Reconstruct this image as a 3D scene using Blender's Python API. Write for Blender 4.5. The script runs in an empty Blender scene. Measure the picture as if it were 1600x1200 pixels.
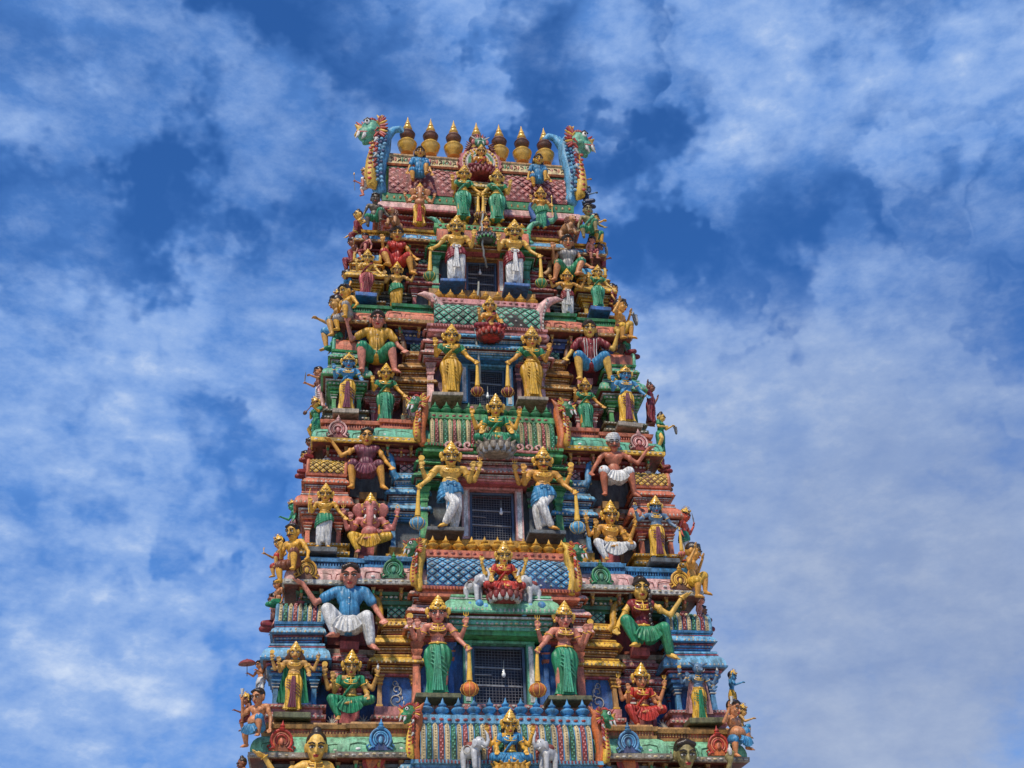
import bpy, math, random
import numpy as np
from mathutils import Vector, Matrix
random.seed(7)
PI = math.pi
scene = bpy.context.scene
col = scene.collection

# ------------------------------------------------------------------ camera
F_PX = 1850.0
CAM = np.array([-3.434, -24.0, 1.6]); PSI, PIT, ROL = 0.15810, 0.53840, -0.03092
_f = np.array([math.sin(PSI)*math.cos(PIT), math.cos(PSI)*math.cos(PIT), math.sin(PIT)])
_r = np.array([math.cos(PSI), -math.sin(PSI), 0.0]); _u = np.cross(_r, _f)
CR = _r*math.cos(ROL)+_u*math.sin(ROL); CU = -_r*math.sin(ROL)+_u*math.cos(ROL); CF = _f
def ray(px, py):
    d = CF*F_PX+CR*(px-800)-CU*(py-600)
    return d/np.linalg.norm(d)
def P(px, py, Y):                    # survey: where a sighted point lies in the upright plane y = Y of the tower
    d = ray(px, py); t = (Y-CAM[1])/d[1]; q = CAM+d*t
    return float(q[0]), float(q[2])
cd = bpy.data.cameras.new('camera'); cam = bpy.data.objects.new('camera', cd); col.objects.link(cam)
M = Matrix(((CR[0], CU[0], -CF[0], CAM[0]), (CR[1], CU[1], -CF[1], CAM[1]), (CR[2], CU[2], -CF[2], CAM[2]), (0, 0, 0, 1)))
cam.matrix_world = M
cd.sensor_fit = 'HORIZONTAL'; cd.sensor_width = 36.0; cd.lens = 36.0*F_PX/1600.0; cd.clip_end = 5000; cd.clip_start = .1
scene.camera = cam

# ------------------------------------------------------------------ materials
MATS = {}
def mat(key, rgb, rough=.42, dirt=.35, bump=.25, folds=0.0, spec=.5, scale=1.0, metal=0.0, fade=.28):
    m = bpy.data.materials.new(key); m.use_nodes = True; nt = m.node_tree; n = nt.nodes; L = nt.links
    b = n['Principled BSDF']; b.inputs['Roughness'].default_value = rough
    b.inputs['Specular IOR Level'].default_value = spec; b.inputs['Metallic'].default_value = metal
    tc = n.new('ShaderNodeTexCoord')
    geo = n.new('ShaderNodeNewGeometry')
    mp = n.new('ShaderNodeMapping'); mp.inputs['Scale'].default_value = (3.8*scale, 3.8*scale, .9*scale)
    L.new(geo.outputs['Position'], mp.inputs['Vector'])
    n1 = n.new('ShaderNodeTexNoise'); n1.inputs['Scale'].default_value = 2.2; n1.inputs['Detail'].default_value = 7; n1.inputs['Roughness'].default_value = .65
    L.new(mp.outputs[0], n1.inputs['Vector'])
    n2 = n.new('ShaderNodeTexNoise'); n2.inputs['Scale'].default_value = 16*scale; n2.inputs['Detail'].default_value = 6; n2.inputs['Roughness'].default_value = .7
    L.new(geo.outputs['Position'], n2.inputs['Vector'])
    r1 = n.new('ShaderNodeValToRGB'); r1.color_ramp.elements[0].position = .43; r1.color_ramp.elements[1].position = .63
    L.new(n1.outputs[0], r1.inputs[0])
    hs = n.new('ShaderNodeHueSaturation'); hs.inputs['Color'].default_value = (*rgb, 1)
    mr = n.new('ShaderNodeMapRange'); mr.inputs[1].default_value = .3; mr.inputs[2].default_value = .7; mr.inputs[3].default_value = .68; mr.inputs[4].default_value = 1.3
    L.new(n2.outputs[0], mr.inputs[0]); L.new(mr.outputs[0], hs.inputs['Value'])
    mx = n.new('ShaderNodeMix'); mx.data_type = 'RGBA'
    dk = (rgb[0]*.24+.020, rgb[1]*.24+.016, rgb[2]*.22+.010)
    mx.inputs['B'].default_value = (*dk, 1)
    ml = n.new('ShaderNodeMath'); ml.operation = 'MULTIPLY'; ml.inputs[1].default_value = dirt
    L.new(r1.outputs[0], ml.inputs[0]); L.new(ml.outputs[0], mx.inputs['Factor'])
    n4 = n.new('ShaderNodeTexNoise'); n4.inputs['Scale'].default_value = 1.6*scale; n4.inputs['Detail'].default_value = 8; n4.inputs['Roughness'].default_value = .7
    L.new(geo.outputs['Position'], n4.inputs['Vector'])
    r4 = n.new('ShaderNodeMapRange'); r4.inputs[1].default_value = .42; r4.inputs[2].default_value = .70; r4.inputs[4].default_value = fade; L.new(n4.outputs[0], r4.inputs[0])
    mx4 = n.new('ShaderNodeMix'); mx4.data_type = 'RGBA'; mx4.inputs['B'].default_value = (rgb[0]*.45+.20, rgb[1]*.45+.115, rgb[2]*.40+.045, 1)
    L.new(r4.outputs[0], mx4.inputs['Factor']); L.new(hs.outputs[0], mx4.inputs['A']); L.new(mx4.outputs['Result'], mx.inputs['A'])
    # chips and specks of soot
    n3 = n.new('ShaderNodeTexNoise'); n3.inputs['Scale'].default_value = 34*scale; n3.inputs['Detail'].default_value = 3
    L.new(geo.outputs['Position'], n3.inputs['Vector'])
    r3 = n.new('ShaderNodeValToRGB'); r3.color_ramp.elements[0].position = .57; r3.color_ramp.elements[1].position = .68
    L.new(n3.outputs[0], r3.inputs[0])
    m3 = n.new('ShaderNodeMath'); m3.operation = 'MULTIPLY'; m3.inputs[1].default_value = min(.75, dirt*1.3)
    L.new(r3.outputs[0], m3.inputs[0])
    mx2 = n.new('ShaderNodeMix'); mx2.data_type = 'RGBA'; mx2.inputs['B'].default_value = (*[c*.25+.01 for c in rgb], 1)
    L.new(mx.outputs['Result'], mx2.inputs['A']); L.new(m3.outputs[0], mx2.inputs['Factor'])
    L.new(mx2.outputs['Result'], b.inputs['Base Color'])
    bp = n.new('ShaderNodeBump'); bp.inputs['Strength'].default_value = bump; bp.inputs['Distance'].default_value = .02
    L.new(n2.outputs[0], bp.inputs['Height'])
    last = bp
    if folds > 0:
        w = n.new('ShaderNodeTexWave'); w.bands_direction = 'X'; w.inputs['Scale'].default_value = 7; w.inputs['Distortion'].default_value = 3.5; w.inputs['Detail'].default_value = 1; w.inputs['Detail Scale'].default_value = .6
        m2 = n.new('ShaderNodeMapping'); m2.inputs['Scale'].default_value = (1, .6, .3); m2.inputs['Rotation'].default_value = (0, .35, 0)
        L.new(tc.outputs['Object'], m2.inputs['Vector']); L.new(m2.outputs[0], w.inputs['Vector'])
        b2 = n.new('ShaderNodeBump'); b2.inputs['Strength'].default_value = folds; b2.inputs['Distance'].default_value = .03
        L.new(w.outputs[1], b2.inputs['Height']); L.new(bp.outputs[0], b2.inputs['Normal']); last = b2
    L.new(last.outputs[0], b.inputs['Normal'])
    MATS[key] = m
PAL = dict(
 gold=(.72,.37,.035), darkgold=(.42,.20,.02), yellow=(.83,.50,.06), cream=(.66,.52,.28), white=(.78,.76,.72), pearl=(.55,.54,.49),
 blue=(.055,.27,.52), paleblue=(.16,.44,.66), navy=(.02,.06,.19), royal=(.02,.14,.42), slate=(.10,.125,.145), skyblue=(.10,.38,.62),
 green=(.02,.24,.09), leaf=(.07,.36,.12), mint=(.12,.46,.30), palegreen=(.20,.52,.30), darkgreen=(.02,.14,.065), olive=(.12,.13,.06),
 salmon=(.68,.19,.10), pink=(.68,.27,.26), rose=(.50,.11,.12), palepink=(.74,.42,.38), maroon=(.27,.03,.03), red=(.48,.03,.02), darkred=(.15,.025,.02), deepblue=(.035,.20,.44),
 orange=(.62,.15,.03), brown=(.14,.045,.02), tan=(.52,.24,.10), ochre=(.44,.22,.06), grey=(.30,.31,.32), black=(.008,.006,.006), stone=(.33,.28,.22), purple=(.17,.08,.12), teal=(.02,.22,.24))
for k, v in PAL.items(): mat(k, v, rough=.52, dirt=.88, bump=.55, fade=.45)
SK = dict(skin_terracotta=(.50,.15,.08), skin_goldpale=(.80,.47,.09), skin_goldred=(.70,.33,.055), skin_gold=(.78,.40,.045), skin_tan=(.62,.25,.10), skin_rose=(.66,.24,.16), skin_blue=(.05,.27,.50), skin_green=(.05,.36,.17), skin_brown=(.30,.10,.045), skin_red=(.58,.07,.03), skin_ochre=(.60,.32,.08), skin_grey=(.32,.30,.30), skin_pink=(.60,.20,.17), skin_dark=(.13,.10,.07), skin_slate=(.10,.20,.32), skin_olive=(.30,.24,.09))
for k, v in SK.items(): mat(k, v, rough=.45, dirt=.5, bump=.35, spec=.45, fade=.25)
CL = dict(c_white=(.76,.75,.72), c_green=(.02,.26,.12), c_maroon=(.24,.018,.03), c_red=(.52,.035,.025), c_blue=(.05,.27,.50), c_yellow=(.78,.44,.04), c_gold=(.62,.33,.03), c_rose=(.50,.10,.10), c_orange=(.62,.16,.03), c_grey=(.36,.34,.33), c_darkblue=(.015,.09,.22), c_plum=(.20,.05,.08), c_black=(.02,.018,.02), c_brown=(.2,.06,.03), c_pink=(.68,.36,.34), c_mint=(.07,.38,.22), c_navy=(.015,.03,.09))
for k, v in CL.items(): mat(k, v, rough=.45, dirt=.55, bump=.35, folds=.6, spec=.45, fade=.22)
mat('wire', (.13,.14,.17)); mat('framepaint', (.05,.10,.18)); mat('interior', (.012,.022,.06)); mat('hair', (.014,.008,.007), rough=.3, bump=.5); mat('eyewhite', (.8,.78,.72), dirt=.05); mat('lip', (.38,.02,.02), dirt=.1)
mat('jewel', (.80,.46,.05), rough=.25, spec=.8, dirt=.15); mat('metalgrey', (.22,.23,.25), rough=.4, dirt=.3); mat('rubber', (.30,.32,.30), rough=.5)
mat('glassbulb', (.75,.78,.78), rough=.1, dirt=.1); mat('ground', (.50,.43,.33), rough=.9, dirt=.4, scale=.2); mat('paving', (.56,.53,.47), rough=.8, dirt=.4, scale=.4)
mat('copper', (.74,.42,.06), rough=.28, spec=.7, dirt=.3, metal=.15, fade=.1)

# ------------------------------------------------------------------ mesh builder
def _sphere(nu, nv):
    v = []; f = []
    v.append((0, 0, -1))
    for j in range(1, nv):
        t = -PI/2+PI*j/nv
        for i in range(nu):
            a = 2*PI*i/nu; v.append((math.cos(t)*math.cos(a), math.cos(t)*math.sin(a), math.sin(t)))
    v.append((0, 0, 1)); top = len(v)-1
    for i in range(nu):
        f.append((0, 1+(i+1) % nu, 1+i))
        for j in range(nv-2):
            a = 1+j*nu+i; b = 1+j*nu+(i+1) % nu
            f.append((a, b, b+nu, a+nu))
        a = 1+(nv-2)*nu+i; b = 1+(nv-2)*nu+(i+1) % nu
        f.append((a, b, top))
    return np.array(v), f
SPH = {k: _sphere(*k) for k in ((8, 4), (12, 8), (6, 4), (16, 10), (10, 6))}
class MB:
    def __init__(s): s.v = []; s.f = []; s.m = []; s.mats = []; s.n = 0
    def mi(s, k):
        if k not in s.mats: s.mats.append(k)
        return s.mats.index(k)
    def add(s, V, F, k):
        V = np.asarray(V, float); s.v.append(V); n = s.n; i = s.mi(k)
        s.f.extend([tuple(a+n for a in f) for f in F]); s.m.extend([i]*len(F)); s.n += len(V)
    def box(s, x0, x1, y0, y1, z0, z1, k):
        V = [(x, y, z) for z in (z0, z1) for y in (y0, y1) for x in (x0, x1)]
        s.add(V, [(0, 2, 3, 1), (4, 5, 7, 6), (0, 1, 5, 4), (2, 6, 7, 3), (0, 4, 6, 2), (1, 3, 7, 5)], k)
    def bbox(s, x0, x1, y0, y1, z0, z1, k, b=.015):      # softly chamfered block
        s.mould(x0, x1, y0, y1, [(z0, -b, k), (z0+b, 0, k), (z1-b, 0, k), (z1, -b, k)])
    def ell(s, c, r, k, q=(8, 4), R=None):
        V, F = SPH[q]; V = V*np.array(r)
        if R is not None: V = V @ np.array(R).T
        s.add(V+np.array(c), F, k)
    def cap(s, a, b, ra, rb, k, q=(10, 6)):               # tapered capsule
        a = np.array(a, float); b = np.array(b, float); d = b-a; l = np.linalg.norm(d)
        if l < 1e-6: return s.ell(a, (ra, ra, ra), k, q)
        z = d/l; t = np.array([1, 0, 0]) if abs(z[0]) < .8 else np.array([0, 1, 0]); x = np.cross(t, z); x /= np.linalg.norm(x); y = np.cross(z, x)
        nu, nv = q; V = []
        h = nv//2; rings = [(-PI/2+PI/2*j/h, 0) for j in range(1, h+1)]+[(PI/2*j/h, 1) for j in range(0, h)]
        V.append(a-z*ra)
        for t_, e in rings:
            c_, r_ = (b, rb) if e else (a, ra)
            for i in range(nu):
                p = 2*PI*i/nu; V.append(c_+r_*(math.cos(t_)*(math.cos(p)*x+math.sin(p)*y)+math.sin(t_)*z))
        V.append(b+z*rb); n = len(rings); F = []
        for i in range(nu):
            j = (i+1) % nu; F.append((0, 1+j, 1+i))
            for k_ in range(n-1): F.append((1+k_*nu+i, 1+k_*nu+j, 1+(k_+1)*nu+j, 1+(k_+1)*nu+i))
            F.append((1+(n-1)*nu+i, 1+(n-1)*nu+j, 1+n*nu))
        s.add(V, F, k)
    def mould(s, x0, x1, y0, y1, pts, caps=True):         # rectangular plan, profile (z, offset, colour)
        V = []; 
        for z, o, k in pts: V += [(x0-o, y0-o, z), (x1+o, y0-o, z), (x1+o, y1+o, z), (x0-o, y1+o, z)]
        V = np.array(V, float); base = s.n; s.v.append(V); s.n += len(V)
        for i in range(len(pts)-1):
            k = s.mi(pts[i][2])
            for e in range(4):
                a = base+i*4+e; b = base+i*4+(e+1) % 4
                s.f.append((a, b, b+4, a+4)); s.m.append(k)
        if caps:
            s.f.append((base+3, base+2, base+1, base)); s.m.append(s.mi(pts[0][2]))
            t = base+4*(len(pts)-1); s.f.append((t, t+1, t+2, t+3)); s.m.append(s.mi(pts[-1][2]))
    def lathe(s, c, prof, k, n=16, ax=None, sx=1, sy=1):  # prof: (r, z[, colour])
        V = []; F = []
        cx, cy, cz = c
        for p in prof:
            for i in range(n):
                a = 2*PI*i/n; V.append((cx+p[0]*math.cos(a)*sx, cy+p[0]*math.sin(a)*sy, cz+p[1]))
        V = np.array(V); base = s.n; s.v.append(V); s.n += len(V)
        for j in range(len(prof)-1):
            kk = s.mi(prof[j][2] if len(prof[j]) > 2 else k)
            for i in range(n):
                a = base+j*n+i; b = base+j*n+(i+1) % n; s.f.append((a, b, b+n, a+n)); s.m.append(kk)
        s.f.append(tuple(base+i for i in range(n))[::-1]); s.m.append(s.mi(k))
        t = base+(len(prof)-1)*n; s.f.append(tuple(t+i for i in range(n))); s.m.append(s.mi(prof[-2][2] if len(prof[-2]) > 2 else k))
    def tube(s, pts, rad, k, n=8):                        # bent tube through points, radius per point or one
        pts = [np.array(p, float) for p in pts]
        if not hasattr(rad, '__len__'): rad = [rad]*len(pts)
        V = []; F = []; up = np.array([0, 0, 1.0]); prev = None
        for i, p in enumerate(pts):
            d = pts[min(i+1, len(pts)-1)]-pts[max(i-1, 0)]; d = d/(np.linalg.norm(d)+1e-9)
            if prev is None:
                t = np.array([1, 0, 0]) if abs(d[0]) < .8 else np.array([0, 1, 0]); x = np.cross(t, d)
            else: x = prev-d*(prev@d)
            x /= np.linalg.norm(x)+1e-9; y = np.cross(d, x); prev = x
            for a in range(n):
                w = 2*PI*a/n; V.append(p+rad[i]*(math.cos(w)*x+math.sin(w)*y))
        m = len(pts)
        for i in range(m-1):
            for a in range(n):
                b = (a+1) % n; F.append((i*n+a, i*n+b, (i+1)*n+b, (i+1)*n+a))
        F.append(tuple(range(n))[::-1]); F.append(tuple((m-1)*n+a for a in range(n)))
        s.add(V, F, k)
    def prism(s, poly, y0, y1, k, kside=None):            # outline in xz, thickness in y
        n = len(poly); V = [(x, y0, z) for x, z in poly]+[(x, y1, z) for x, z in poly]
        s.add(V, [tuple(range(n)), tuple(range(n, 2*n))[::-1]], k)
        base = s.n-2*n; kk = s.mi(kside or k)
        for i in range(n):
            j = (i+1) % n; s.f.append((base+j, base+i, base+n+i, base+n+j)); s.m.append(kk)
    def mesh(s, name, smooth=True, ang=38, wob=False):
        me = bpy.data.meshes.new(name)
        V = np.concatenate(s.v) if s.v else np.zeros((0, 3))
        if wob and len(V):
            X_, Y_, Z_ = V[:, 0].copy(), V[:, 1].copy(), V[:, 2].copy()
            V[:, 2] += .011*np.sin(2.3*X_+1.7*Z_)+.007*np.sin(6.1*X_+2*Y_+.7*Z_); V[:, 1] += .010*np.sin(2.9*X_+3.3*Z_+1)+.006*np.sin(7.7*X_+5.1*Z_); V[:, 0] += .010*np.sin(3.1*Z_+1.3*Y_)
        me.from_pydata(V.tolist(), [], s.f)
        for k in s.mats: me.materials.append(MATS[k])
        me.polygons.foreach_set('material_index', s.m)
        if smooth:
            me.polygons.foreach_set('use_smooth', [True]*len(me.polygons))
            me.update(); me.set_sharp_from_angle(angle=math.radians(ang))
        me.update(); return me
    def build(s, name, parent=None, smooth=True, ang=38, label=None):
        o = bpy.data.objects.new(name, s.mesh(name, smooth, ang, wob=bool(parent and (parent is tower or parent.parent is tower)))); col.objects.link(o)
        if parent: o.parent = parent
        if label: o['label'] = label
        return o
def tag(o, label=None, cat=None, group=None, kind=None):
    if label: o['label'] = label
    if cat: o['category'] = cat
    if group: o['group'] = group
    if kind: o['kind'] = kind
    return o
def empty(name, loc, rz=0, parent=None):
    o = bpy.data.objects.new(name, None); col.objects.link(o); o.location = loc; o.rotation_euler = (0, 0, rz); o.empty_display_size = .3
    if parent: o.parent = parent
    return o
PENDING = []
def sculpt(mb, name, parent, voxel, smooth=2, post=None):   # one continuous surface grown over the limbs
    o = mb.build(name, parent, smooth=False)
    r = o.modifiers.new('r', 'REMESH'); r.mode = 'VOXEL'; r.voxel_size = voxel; r.use_smooth_shade = True
    if smooth:
        m = o.modifiers.new('s', 'SMOOTH'); m.factor = .5; m.iterations = smooth
    PENDING.append((o, mb.mats[0], post)); return o
def flush_sculpts():
    dg = bpy.context.evaluated_depsgraph_get()
    for o, k, post in PENDING:
        me = bpy.data.meshes.new_from_object(o.evaluated_get(dg)); old = o.data; nm = old.name
        me.materials.clear(); me.materials.append(MATS[k])
        n = len(me.polygons); me.polygons.foreach_set('material_index', [0]*n); me.polygons.foreach_set('use_smooth', [True]*n)
        if post:
            co = np.empty(len(me.vertices)*3); me.vertices.foreach_get('co', co); co = post(co.reshape(-1, 3)); me.vertices.foreach_set('co', co.ravel())
        me.update(); PENDMESH.append((o, me, old, nm))
    for o, me, old, nm in PENDMESH:
        o.modifiers.clear(); o.data = me; bpy.data.meshes.remove(old); me.name = nm
    PENDING.clear(); PENDMESH.clear()
PENDMESH = []

tower = empty('temple_tower', (0, 3.5, 0))
# ------------------------------------------------------------------ figures
A3 = lambda *a: np.array(a, float)
ARM = dict(  # elbow and wrist relative to the shoulder (x = outwards), hand style
 down=((.055, .01, -.155), (.085, -.045, -.295), 'open'),
 out=((.085, .0, -.145), (.165, -.06, -.255), 'open'),
 mace=((.085, .0, -.145), (.175, -.07, -.255), 'grip'),
 bless=((.06, .01, -.15), (.085, -.12, -.035), 'up'),
 chest=((.05, .0, -.155), (-.03, -.135, -.10), 'up'),
 fold=((.04, -.02, -.155), (-.06, -.13, -.14), 'open'),
 back=((.115, .03, -.11), (.165, -.04, .02), 'up'),
 backhi=((.15, .03, -.08), (.19, -.02, .09), 'up'),
 raised=((.15, -.03, -.10), (.26, -.06, .055), 'flat'),
 hold=((.135, -.01, -.10), (.185, -.07, .055), 'up'),
 knee=((.095, .0, -.15), (.15, -.10, -.255), 'open'),
 lap=((.075, .0, -.15), (-.01, -.15, -.21), 'open'),
 give=((.06, .0, -.15), (.07, -.15, -.19), 'bless2'),
 high=((.10, -.02, -.08), (.07, -.10, .09), 'up'),
 fwd=((.03, -.09, -.12), (.02, -.24, -.07), 'grip'),
)
def legs_of(pose, pz):
    if pose == 'stand': return [((-1*.052, 0, pz-.02), (-.062, -.012, .285), (-.066, .02, .04), (-.25, -1, -.1)), ((.052, 0, pz-.02), (.062, -.012, .285), (.066, .02, .04), (.25, -1, -.1))]
    if pose == 'crossed': return [((.052, 0, pz-.02), (.075, .0, .285), (.05, .03, .04), (.3, -1, -.1)), ((-.052, 0, pz-.02), (.045, -.13, .31), (-.06, -.09, .06), (-.9, -.6, -.35))]
    if pose == 'spread': return [((-.05, -.02, pz-.02), (-.150, -.15, pz+.035), (-.135, -.12, pz-.22), (-.35, -1, -.25)), ((.05, -.02, pz-.02), (.145, -.15, pz+.03), (.185, -.12, pz-.21), (.6, -.8, -.5))]
    if pose == 'stride': return [((-.05, -.02, pz-.02), (-.165, -.13, pz+.09), (-.09, -.15, pz-.11), (-.7, -.7, -.15)), ((.05, -.02, pz-.02), (.15, -.16, pz+.02), (.19, -.13, pz-.19), (.7, -.7, -.5))]
    if pose == 'lotus': return [((-.055, -.02, pz), (-.235, -.10, pz-.01), (-.03, -.19, pz-.035), (1, -.25, .0)), ((.055, -.02, pz), (.235, -.10, pz-.01), (.05, -.16, pz-.01), (-1, -.25, .15))]
    if pose == 'lalita': return [((-.055, -.02, pz), (-.215, -.15, pz+.015), (-.12, -.17, pz-.185), (-.15, -1, -.35)), ((.055, -.02, pz), (.24, -.12, pz+.015), (.02, -.19, pz-.03), (-1, -.3, .0))]
    if pose == 'squat': return [((-.055, -.02, pz), (-.13, -.11, pz-.03), (-.11, -.09, pz-.21), (-.3, -1, -.2)), ((.055, -.02, pz), (.10, -.14, pz+.12), (.10, -.14, pz-.10), (.3, -1, -.2))]
    if pose == 'kneel': return [((-.055, -.02, pz), (-.12, -.20, pz-.03), (-.12, .0, pz-.06), (-.2, 1, .1)), ((.055, -.02, pz), (.12, -.20, pz-.03), (.12, .0, pz-.06), (.2, 1, .1))]
    if pose == 'run': return [((-.055, 0, pz-.02), (-.13, -.10, .32), (-.10, .02, .08), (-.6, -1, -.3)), ((.055, 0, pz-.02), (.10, .05, .28), (.14, .12, .05), (.3, -1, -.1))]
    return []
PZ = dict(stand=.515, crossed=.515, spread=.30, stride=.26, lotus=.10, lalita=.24, squat=.24, kneel=.10, run=.515, bust=.0)

def ringpts(c, ax, r, n=14, ry=None):
    c = np.array(c, float); ax = np.array(ax, float); ax /= np.linalg.norm(ax); t = A3(0, 1, 0) if abs(ax[1]) < .8 else A3(1, 0, 0)
    x = np.cross(t, ax); x /= np.linalg.norm(x); y = np.cross(ax, x); ry = ry or r
    return [c+x*r*math.cos(2*PI*i/n)+y*ry*math.sin(2*PI*i/n) for i in range(n+1)]
def hand(mb, w, d, style, sd, k):
    w = np.array(w); d = np.array(d, float); d /= np.linalg.norm(d)
    if style == 'up' or style == 'bless2': d = A3(.1*sd, -.15, 1.0) if style == 'up' else A3(.12*sd, -.35, -1.0)
    if style == 'flat': d = A3(.9*sd, -.35, .25)
    d = d/np.linalg.norm(d)
    nrm = A3(0, -1, 0) if abs(d[1]) < .85 else A3(0, 0, -1)
    if style == 'flat': nrm = A3(0, -.25, 1)
    l = np.cross(d, nrm); l /= np.linalg.norm(l); nrm = np.cross(l, d)
    if l[0]*sd > 0: l = -l               # thumb side towards the body
    p = w+d*.035
    mb.cap(w, w+d*.02, .017, .019, k); mb.cap(p-l*.010, p+l*.010, .0185, .0185, k)
    lens = (.034, .040, .042, .036); grip = style == 'grip'
    for i in range(4):
        o = (i-1.5)*.0125; b = p+d*.014-l*o; L_ = lens[i]*(.75 if grip else 1)
        m = b+d*L_*.55-l*o*.15+nrm*(.012 if grip else .004); e = m+(d*(.25 if grip else .8)+nrm*(.9 if grip else .35))*L_*.55-l*o*.1
        mb.cap(b, m, .0088, .0084, k, (8, 4)); mb.cap(m, e, .0084, .0072, k, (8, 4))
    t = w+d*.022+l*.016; t2 = t+l*.018+d*.014+nrm*.008; mb.cap(t, t2, .0098, .009, k, (8, 4)); mb.cap(t2, t2+d*.020+nrm*.006+l*.002, .009, .008, k, (8, 4))
    return p

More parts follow.
